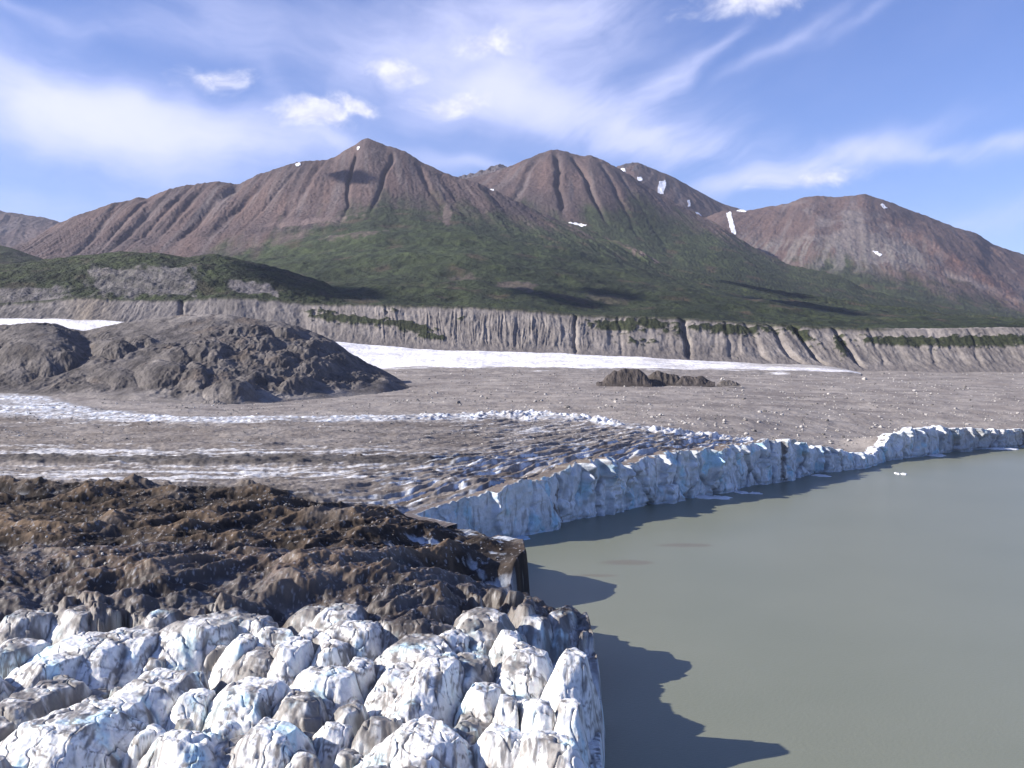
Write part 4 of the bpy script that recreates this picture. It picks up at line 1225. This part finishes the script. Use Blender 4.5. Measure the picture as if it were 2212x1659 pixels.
def build_base():
    m = bpy.data.materials.new('valley_gravel')
    m.use_nodes = True
    N = NT(m.node_tree)
    b = m.node_tree.nodes['Principled BSDF']
    geo = N.node('ShaderNodeNewGeometry')
    N.put(b.inputs['Base Color'], N.mixc(N.noise(geo.outputs['Position'], 0.01, 6), (0.12, 0.11, 0.10), (0.2, 0.19, 0.17)))
    b.inputs['Roughness'].default_value = 0.95
    n = 64
    a = np.linspace(0, 2 * np.pi, n, endpoint=False)
    rings = [0.5, 2000, 9000, 30000]
    v = np.concatenate([np.stack([r * np.cos(a), 3000 + r * np.sin(a), np.full(n, -9.0)], 1) for r in rings])
    q = []
    for k in range(len(rings) - 1):
        for i in range(n):
            j = (i + 1) % n
            q.append((k * n + i, (k + 1) * n + i, (k + 1) * n + j, k * n + j))
    return mesh_from('ground', v, np.array(q), None, m, False)


def ground_at(xd, yd, lo=150.0, hi=1720.0):
    """where the line of sight through a photo pixel meets the bare base surface"""
    d = np.exp(np.linspace(math.log(lo), math.log(hi), 4000))
    u = (xd - CX) / FPX
    z = base_height(np.full(d.shape, u), d)
    ys = HY - FPX * (z - CAM_H) / d
    k = np.argmax(ys <= yd)
    return u * d[k], d[k], z[k]


def surface_z(x, y):
    U, D = np.array([[x / y]]), np.array([[float(y)]])
    return float(ground(U, D)[2][0, 0])


def flat_mat(name, c1, c2, scale, bump, rough=0.9):
    m = bpy.data.materials.new(name)
    m.use_nodes = True
    N = NT(m.node_tree)
    b = m.node_tree.nodes['Principled BSDF']
    geo = N.node('ShaderNodeNewGeometry')
    n = N.noise(geo.outputs['Position'], scale, 6, 0.65)
    N.put(b.inputs['Base Color'], N.mixc(N.ramp(n, 0.3, 0.7), c1, c2))
    b.inputs['Roughness'].default_value = rough
    b.inputs['Specular IOR Level'].default_value = 0.25
    bp = N.node('ShaderNodeBump')
    bp.inputs['Strength'].default_value = 1.0
    bp.inputs['Distance'].default_value = 1.0
    N.put(bp.inputs['Height'], N.m('MULTIPLY', n, bump))
    m.node_tree.links.new(bp.outputs[0], b.inputs['Normal'])
    return m


def rock_shape(seed, squash=0.7, cuts=9, lat=9, lon=12):
    """angular boulder: a ball cut back by random planes"""
    r = np.random.default_rng(seed)
    nrm = r.normal(size=(cuts, 3))
    nrm /= np.linalg.norm(nrm, axis=1)[:, None]
    off = r.uniform(0.55, 0.9, cuts)
    th = np.linspace(0.02, np.pi - 0.02, lat)
    ph = np.linspace(0, 2 * np.pi, lon, endpoint=False)
    v = np.stack([np.outer(np.sin(th), np.cos(ph)), np.outer(np.sin(th), np.sin(ph)), np.outer(np.cos(th), np.ones(lon))], -1).reshape(-1, 3)
    dots = v @ nrm.T
    lim = np.where(dots > 1e-3, off / np.maximum(dots, 1e-3), 9).min(1)
    v = v * np.minimum(1, lim)[:, None] * (1 + 0.05 * r.normal(size=(len(v), 1)))
    v[:, 2] *= squash
    v[:, 0] *= r.uniform(0.85, 1.3)
    q = []
    for a in range(lat - 1):
        for b in range(lon):
            c = (b + 1) % lon
            q.append((a * lon + b, (a + 1) * lon + b, (a + 1) * lon + c, a * lon + c))
    return v, np.array(q)


def build_boulders():
    pale = flat_mat('pale_boulder_stone', (0.26, 0.24, 0.22), (0.48, 0.46, 0.43), 0.9, 0.12)
    grey = flat_mat('grey_boulder_stone', (0.11, 0.10, 0.092), (0.21, 0.195, 0.18), 0.9, 0.12)
    kinds = []
    for k in range(6):
        v, q = rock_shape(700 + k)
        for mt, nm in ((pale, 'pale'), (grey, 'grey')):
            o = mesh_from('boulder', v, q, None, mt, False)
            kinds.append((o, nm))
            C.objects.unlink(o)
    r = random.Random(12)
    pts = []
    # large ones read off the photograph
    for xd, yd, sz, kd in ((990, 873, 2.6, 'grey'), (1330, 870, 2.2, 'pale'), (1225, 881, 2.4, 'grey'), (1790, 851, 2.2, 'pale'), (1690, 898, 2.0, 'pale'), (1885, 921, 1.7, 'pale'), (2090, 918, 1.6, 'pale'),
                           (1320, 878, 1.6, 'grey'), (1480, 917, 1.7, 'pale'), (1560, 822, 2.4, 'pale'), (1868, 822, 4.5, 'pale'), (1975, 845, 2.6, 'pale'), (1642, 894, 1.8, 'pale'), (1795, 985 - 30, 1.4, 'pale'),
                           (1170, 868, 1.9, 'pale'), (1040, 858, 1.8, 'pale')):
        pts.append((xd, yd, sz, kd))
    while len(pts) < 260:
        xd = r.uniform(820, 2230)
        yd = 808 + (r.random() ** 0.8) * 150
        top = line(xd, [(820, 840), (1000, 835), (1300, 838), (1800, 812), (2230, 812)])
        bot = line(xd, [(820, 885), (1100, 885), (1300, 898), (1640, 950), (1760, 968), (1880, 965), (1950, 928), (2230, 926)])
        if not (top < yd < bot):
            continue
        pts.append((xd, yd, 0.65 + 1.3 * r.random() ** 3 + 0.25 * r.random(), 'pale' if r.random() < 0.66 else 'grey'))
    xy = [ground_at(x, y) for x, y, _, _ in pts]
    XX, YY = np.array([[p[0] for p in xy]]), np.array([[p[1] for p in xy]])
    zz = ground(XX / YY, YY)[2][0]
    for i, ((xd, yd, sz, kd), p, z) in enumerate(zip(pts, xy, zz)):
        src = r.choice([o for o, nm in kinds if nm == kd])
        o = src.copy()
        o.name = 'boulder'
        C.objects.link(o)
        o.location = (p[0], p[1], z + sz * 0.22)
        o.scale = (sz, sz * r.uniform(0.8, 1.2), sz)
        o.rotation_euler = (r.uniform(-.25, .25), r.uniform(-.25, .25), r.uniform(0, 6.28))
        if i == 0:
            tag(o, 'large dark boulder alone on the plain just right of the dark hump', 'boulder')
        elif i == 10:
            tag(o, 'largest pale rock on the plain, below the moraine wall near the right edge', 'boulder')
        elif kd == 'pale':
            tag(o, 'pale boulder scattered among others on the grey stony plain', 'boulder', 'pale boulders on the stony plain')
        else:
            tag(o, 'grey boulder scattered among others on the grey stony plain', 'boulder', 'grey boulders on the stony plain')
    return pale


def build_stones(mat):
    """the countless smaller stones on plain and brown debris, as one mass"""
    r = np.random.default_rng(31)
    X, Y, S = [], [], []
    d = np.exp(r.uniform(math.log(520), math.log(1650), 26000))
    u = r.uniform(-0.56, 0.6, 26000)
    X.append(u * d)
    Y.append(d)
    S.append(0.26 + 0.85 * r.random(26000) ** 4 * (d / 900))
    d = np.exp(r.uniform(math.log(206), math.log(420), 9000))
    u = r.uniform(-0.56, 0.06, 9000)
    X.append(u * d)
    Y.append(d)
    S.append(0.10 + 0.38 * r.random(9000) ** 5)
    X, Y, S = (np.concatenate(a)[None, :] for a in (X, Y, S))
    gx, gy, gz, gc, (w, wh), fd, xd, yd = ground(X / Y, Y)
    clump = fbm(X / 40, Y / 60, 3, 900)
    strip = np.abs(yd - line(xd, [(-600, 868), (0, 880), (200, 902), (400, 911), (1200, 904), (1640, 962), (2600, 1100)])) < 8
    ok = (fd > 5) & (wh < 0.02) & (r.random(X.shape) < smooth(clump, -0.7, 0.7)) & ~strip
    hump = (xd < 850) & (yd < 862)
    ok &= ~hump
    P = np.stack([gx[ok], gy[ok], gz[ok] + S[ok] * 0.15], -1)
    S = S[ok]
    n = len(P)
    base = np.array([(1, 0, -.2), (0, 1, -.2), (-1, 0, -.2), (0, -1, -.2), (.5, .45, .62), (-.5, .5, .55), (-.45, -.5, .62), (.5, -.45, .55)])
    q = np.array([(0, 1, 5, 4), (1, 2, 6, 5), (2, 3, 7, 6), (3, 0, 4, 7), (4, 5, 6, 7)])
    a = r.uniform(0, 6.28, n)
    ca, sa = np.cos(a), np.sin(a)
    B = base[None] * (1 + 0.3 * r.normal(size=(n, 8, 3)))
    V = np.stack([B[..., 0] * ca[:, None] - B[..., 1] * sa[:, None], B[..., 0] * sa[:, None] + B[..., 1] * ca[:, None], B[..., 2]], -1) * S[:, None, None] + P[:, None, :]
    Q = (q[None] + (np.arange(n) * 8)[:, None, None]).reshape(-1, 4)
    tone = 0.12 + 0.40 * r.random(n) ** 1.5
    colr = (tone[:, None] * np.array([1.0, 0.95, 0.88]))[:, None, :].repeat(8, 1).reshape(-1, 3)
    o = mesh_from('stones', V.reshape(-1, 3), Q, colr, surface_mat('loose_stone', (1.5,), (0.2,), (0.1,)), False)
    tag(o, 'countless small loose stones strewn over the glacier debris', 'stones', None, 'stuff')


def build_floes():
    m = surface_mat('floating_ice', (0.8, 3.0), (0.06, 0.06), (0.2, 0.06), rough=0.5, spec=0.35)
    lab = [((1540, 1075.5), 64, 7, 'longest flat white ice floe lying close under the middle of the ice cliff'),
           ((1633, 1066), 20, 4, 'small white ice floe just right of the longest floe under the cliff'),
           ((1600, 1064), 26, 5, 'greyish ice floe tucked against the cliff foot behind the longest floe'),
           ((1773, 1028), 32, 4, 'thin white floe below the low end of the fluted cliff'),
           ((1937, 1023), 9, 3, 'left one of two tiny floes adrift on open water before the far cliff'),
           ((1952, 1024.5), 11, 3, 'right one of two tiny floes adrift on open water before the far cliff'),
           ((2024, 984), 44, 4, 'flat white floe strip below the far cliff'),
           ((2164, 970), 60, 4, 'white floe strip at the foot of the far cliff by the right edge'),
           ((1122, 1162), 40, 9, 'bluish slab of ice in the shade at the near end of the cliff'),
           ((1160, 1146), 14, 4, 'small bluish ice chunk in the shade behind the bluish slab'),
           ((1382, 1089), 26, 4, 'thin ice floe hugging the cliff left of the dark cleft')]
    for k, ((xd, yd), w, h, label) in enumerate(lab):
        x, y = wl(xd, yd)
        rx = w / 2 / FPX * y
        ry = h / 2 * y * y / (CAM_H * FPX)
        n, rings = 28, 6
        rr = np.random.default_rng(60 + k)
        ph = np.linspace(0, 2 * np.pi, n, endpoint=False)
        rad = 1 + 0.25 * np.sin(2 * ph + rr.uniform(0, 6)) + 0.16 * np.sin(5 * ph + rr.uniform(0, 6)) + 0.10 * rr.normal(size=n)
        rad = np.clip(rad, 0.45, 1.5)
        vs, hgt = [], 0.35 + 0.03 * w ** 0.6
        prof = [(1.0, -0.4), (1.02, 0.12), (0.93, 0.55), (0.75, 0.75), (0.4, 0.9), (0.02, 1.0)]
        for rk, zk in prof:
            zz = zk * hgt * (1 + 0.35 * rr.normal(size=n) * (rk < 0.97))
            vs.append(np.stack([x + rx * rad * rk * np.cos(ph), y + ry * rad * rk * np.sin(ph), zz], 1))
        q = [(a * n + b, a * n + (b + 1) % n, (a + 1) * n + (b + 1) % n, (a + 1) * n + b) for a in range(len(prof) - 1) for b in range(n)]
        v = np.concatenate(vs)
        blue = 'bluish' in label
        colr = np.tile((0.50, 0.62, 0.72) if blue else (0.74, 0.76, 0.78), (len(v), 1))
        tag(mesh_from('ice_floe', v, np.array(q), colr, m), label, 'ice floe', 'ice floating below the cliff')


def build_mounds():
    m = surface_mat('dark_gravel', (0.08, 0.4, 1.5), (0.15, 0.25, 0.25), (0.8, 0.4, 0.12))
    spec = [
        ([(1288, 831), (1302, 824), (1312, 813), (1327, 800), (1333, 803), (1350, 797), (1362, 799), (1377, 798), (1385, 801), (1397, 813), (1408, 831)], 834, 1150, (0.050, 0.042, 0.037), 'tallest of the dark gravel mounds on the plain, at their left end'),
        ([(1384, 832), (1398, 814), (1410, 806), (1420, 801), (1438, 807), (1462, 811), (1470, 820), (1484, 832)], 833, 1165, (0.054, 0.046, 0.040), 'middle dark gravel mound on the plain'),
        ([(1460, 831), (1472, 814), (1486, 812), (1500, 816), (1517, 812), (1527, 819), (1534, 822), (1545, 831)], 832, 1155, (0.048, 0.041, 0.037), 'low dark gravel mound at the right end of the mounds on the plain'),
        ([(1548, 832), (1560, 823), (1575, 821), (1590, 826), (1600, 832)], 832, 1150, (0.085, 0.075, 0.066), 'small faint gravel mound right of the dark mounds'),
        ([(535, 1008), (560, 1000), (590, 994), (612, 984), (628, 982), (640, 987), (655, 992), (672, 1004)], 1010, 462, (0.060, 0.052, 0.045), 'pointed dark gravel cone on the striped ice at the left'),
        ([(695, 1006), (725, 996), (748, 986), (768, 983), (790, 988), (815, 994), (850, 1006)], 1009, 462, (0.066, 0.056, 0.048), 'broad dark gravel heap right of the pointed gravel cone'),
        ([(425, 875), (438, 868), (455, 862), (475, 866), (490, 875)], 878, 880, (0.12, 0.108, 0.098), 'small gravel heap at the foot of the dark hump'),
    ]
    for k, (crest, foot, d0, c, label) in enumerate(spec):
        x0, x1 = crest[0][0], crest[-1][0]
        dep = (x1 - x0) / FPX * d0 * 0.30
        ps = [(x, y) for x, y in crest]
        U, D, Z, T = panel(x0, x1, 150, [([(x0, foot + 3), (x1, foot + 3)], d0 - dep), ([(x, lerp(foot, y, 0.55)) for x, y in ps], d0 - 0.45 * dep), (ps, d0)], 60, back=1.0, soft=0.0, backdrop=1.1, blur=1.5)
        X, Y = U * D, D
        g = smooth(T, 0.05, 0.3) * (1 - 0.7 * smooth(np.abs(T - 1), 0.15, 0.0))
        sc = (x1 - x0) / FPX * d0 / 60.0
        Z = Z + g * sc * (3.2 * ridged(X / (17 * sc), Y / (40 * sc), 3, 800 + k) + 1.4 * fbm(X / (6 * sc), Y / (9 * sc), 3, 820 + k))
        n = fbm(X / 7, Y / 7, 4, 840 + k)
        col = mixcol(c, tuple(1.7 * q for q in c), smooth(n, -0.5, 0.6))
        tag(grid_obj('gravel_mound', X, Y, Z, col, m), label, 'gravel mound', 'dark gravel mounds on plain and ice')


def build_snow(grids):
    m = flat_mat('old_snow', (0.72, 0.74, 0.78), (0.84, 0.85, 0.88), 0.05, 0.6, 0.7)
    spec = [
        ('mid_far', [(1424, 392), (1438, 390), (1439, 398), (1434, 412), (1433, 419), (1422, 420), (1421, 408)], 'largest block shaped snow patch on the rocky ridge behind the rounded peak'),
        ('mid_far', [(1341, 364), (1350, 365), (1352, 371), (1343, 371)], 'small snow patch nearest the top of the rocky ridge'),
        ('mid_far', [(1376, 383), (1386, 383), (1388, 390), (1378, 392)], 'small snow patch midway between ridge top and largest patch'),
        ('mid_far', [(1484, 433), (1490, 432), (1493, 444), (1487, 447)], 'narrow upright snow patch below the largest patch'),
        ('mid_far', [(1502, 459), (1508, 459), (1518, 470), (1512, 473)], 'slanting snow patch low beside the rounded peak'),
        ('red', [(1568, 444), (1590, 450), (1612, 456), (1612, 459), (1592, 457), (1572, 449)], 'thin snow cornice lying along the saddle left of the red mountain'),
        ('red', [(1569, 461), (1578, 458), (1582, 474), (1589, 500), (1590, 507), (1582, 507), (1576, 490), (1573, 476)], 'long upright snow strip in the gully below the saddle'),
        ('red', [(1902, 442), (1908, 441), (1916, 450), (1910, 452)], 'small snow patch near the top of the red mountain'),
        ('red', [(1884, 542), (1896, 545), (1907, 553), (1898, 553)], 'small slanting snow patch on the middle of the red mountain'),
        ('front', [(638, 356), (648, 352), (650, 357), (640, 361)], 'small snow patch on the ridge left of the pointed summit'),
        ('front', [(770, 318), (777, 318), (776, 324), (771, 324)], 'tiny snow patch just under the pointed summit'),
        ('mid', [(1050, 411), (1066, 409), (1069, 414), (1056, 417)], 'small snow patch in the saddle between the two brown peaks'),
        ('mid', [(1228, 481), (1250, 484), (1266, 487), (1256, 491), (1238, 488)], 'flat snow patch at the foot of the rounded peak'),
    ]
    for key, poly, label in spec:
        o = grids[key]
        me = o.data
        nv = len(me.vertices)
        co = np.empty(nv * 3, np.float32)
        me.vertices.foreach_get('co', co)
        co = co.reshape(-1, 3).astype(float)
        lv = np.empty(len(me.polygons) * 4, np.int32)
        me.loops.foreach_get('vertex_index', lv)
        fq = lv.reshape(-1, 4)
        px = CX + FPX * co[:, 0] / co[:, 1]
        py = HY - FPX * (co[:, 2] - CAM_H) / co[:, 1]
        cxs, cys = px[fq].mean(1), py[fq].mean(1)
        p = np.array(poly, float)
        cand = (cxs > p[:, 0].min() - 3) & (cxs < p[:, 0].max() + 3) & (cys > p[:, 1].min() - 3) & (cys < p[:, 1].max() + 3)
        jx = 1.6 * perlin(cxs / 5, cys / 5, 71)
        jy = 1.6 * perlin(cxs / 5, cys / 5, 72)
        sel = cand & inpoly(cxs + jx, cys + jy, poly)
        # only the slope that faces the viewer
        a, b, c = co[fq[:, 0]], co[fq[:, 1]], co[fq[:, 3]]
        nn = np.cross(b - a, c - a)
        view = (nn * (co[fq].mean(1) - np.array([0, 0, CAM_H]))).sum(1)
        up = np.sign(nn[:, 2])
        sel &= view * up < 0
        if sel.sum() < 4:
            print('no faces for', label, sel.sum())
            continue
        f = fq[sel]
        idx, inv = np.unique(f.ravel(), return_inverse=True)
        topv = co[idx] + np.array([0, -2.5, 3.5])
        botv = co[idx] + np.array([0, 3.0, -3.0])
        q = inv.reshape(-1, 4)
        if up[sel].mean() < 0:
            q = q[:, ::-1]
        # rim closes the slab
        ed = {}
        for r4 in q:
            for k in range(4):
                e = (int(r4[k]), int(r4[(k + 1) % 4]))
                ed[e] = 1
        n0 = len(idx)
        rim = [(e[1], e[0], e[0] + n0, e[1] + n0) for e in ed if (e[1], e[0]) not in ed]
        allq = np.concatenate([q, np.array(rim, int)])
        sn = mesh_from('snow_patch', np.concatenate([topv, botv]), allq, None, m, False)
        tag(sn, label, 'snow patch', 'old snow patches on the mountains')


def build_clouds():
    """small heaped clouds that drift beside and above the view and shade parts of the slopes"""
    m = flat_mat('cloud_white', (0.86, 0.87, 0.9), (0.9, 0.9, 0.92), 0.01, 3.0, 1.0)
    spec = [((760, 386), 5000, 150, 40, 'long thin cloud shading the pointed peak'), ((1590, 595), 3650, 130, 40, 'flat cloud shading the right hand green slope'),
            ((1720, 662), 3000, 190, 30, 'long cloud shading the foot of the green slope'), ((1180, 640), 2250, 110, 30, 'small cloud shading the scrub above the moraine wall'), ((720, 640), 2150, 150, 32, 'cloud shading the scrub left of centre'),
            ((1330, 645), 2500, 90, 26, 'little cloud shading the foot of the green slope')]
    for k, ((xd, yd), d, rx, rz, label) in enumerate(spec):
        tgt = Vector(upoint(xd, yd, d))
        c = tgt + SUN_DIR * (3500 + 120 * k)
        lat, lon = 40, 80
        th = np.linspace(0.001, np.pi - 0.001, lat)[:, None]
        ph = np.linspace(0, 2 * np.pi, lon, endpoint=False)[None, :]
        nx, ny, nz = np.sin(th) * np.cos(ph), np.sin(th) * np.sin(ph), np.cos(th) * np.ones_like(ph)
        r = 1 + 0.35 * fbm(nx * 2.2 + 0.7 * nz + k, ny * 2.2 + k, 4, 950) + 0.12 * fbm(nx * 6 + nz * 3, ny * 6, 3, 951)
        # long axis roughly across the sun's path
        x = c.x + nx * r * rx * 0.55
        y = c.y + ny * r * rx * 1.3
        z = c.z + np.where(nz > 0, nz * 1.3, nz * 0.5) * r * rz
        v = np.stack([x, y, z], -1).reshape(-1, 3)
        q = [(a * lon + b, (a + 1) * lon + b, (a + 1) * lon + (b + 1) % lon, a * lon + (b + 1) % lon) for a in range(lat - 1) for b in range(lon)]
        tag(mesh_from('cloud', v, np.array(q), None, m), label, 'cloud', None, 'structure')


def structure(o, label=None, cat=None):
    return tag(o, label, cat, None, 'structure')


structure(build_base(), 'gravel valley floor under glacier and hills', 'ground')
structure(build_lake(), 'still grey green silty meltwater lake in front of the ice cliff', 'lake')
m_front = structure(build_front_mountain(), 'brown peak with pointed summit and wide green apron, left of centre', 'mountain')
m_mid = structure(build_middle_mountain(), 'brown rounded peak with two dark furrows, right of the pointed peak', 'mountain')
far = build_far_mountains()
for o, l in zip(far, ('rocky ridge with snow patches rising behind the rounded peak', 'small dark crags showing between the two brown peaks',
                      'broad reddish mountain at the right edge with pale scree fans', 'distant jagged ridge at the left edge of the range')):
    structure(o, l, 'mountain')
for o, l in zip(build_green_hills(), ('small dark green spur at the far left below the distant ridge', 'scrubby green hill with bare grey scarps above the moraine wall')):
    structure(o, l, 'hill')
structure(build_moraine_wall(), 'long fluted grey gravel moraine wall below the green slopes', 'moraine')
structure(build_ice_field(), 'smooth white ice sloping below the moraine wall', 'ice field')
structure(build_debris_hill(), 'broad dark hump of gravel covered ice with rounded mounds', 'hill')
g_main = structure(build_ground(), 'debris striped glacier and stony plain reaching back from the lake', 'glacier')
fore, serac_objs = build_foreground()
structure(fore, 'dirty crevassed ice between the white blocks in the foreground', 'glacier')
structure(build_cliff(), 'blue white fluted ice cliff where the glacier meets the lake', 'ice cliff')
for i, o in serac_objs:
    tag(o, SERAC_LABELS[i], 'serac', 'white ice blocks in the foreground')


build_snow({'front': m_front, 'mid': m_mid, 'mid_far': far[0], 'red': far[2]})
build_clouds()
build_mounds()
build_floes()
build_stones(build_boulders())


def build_haze():
    m = bpy.data.materials.new('thin_air_haze')
    m.use_nodes = True
    t = m.node_tree
    t.nodes.clear()
    N = NT(t)
    out = N.node('ShaderNodeOutputMaterial')
    v = N.node('ShaderNodeVolumePrincipled')
    v.inputs['Color'].default_value = (0.78, 0.82, 1.0, 1)
    v.inputs['Density'].default_value = 1.8e-5
    v.inputs['Anisotropy'].default_value = 0.2
    t.links.new(v.outputs[0], out.inputs['Volume'])
    x0, x1, y0, y1, z0, z1 = -9500, 9500, -300, 14500, -10, 1750
    V = np.array([(x, y, z) for z in (z0, z1) for y in (y0, y1) for x in (x0, x1)], float)
    Q = np.array([(0, 2, 3, 1), (4, 5, 7, 6), (0, 1, 5, 4), (2, 6, 7, 3), (0, 4, 6, 2), (1, 3, 7, 5)])
    tag(mesh_from('haze', V, Q, None, m, False), 'thin bluish haze over the whole valley', 'haze', None, 'stuff')


build_haze()
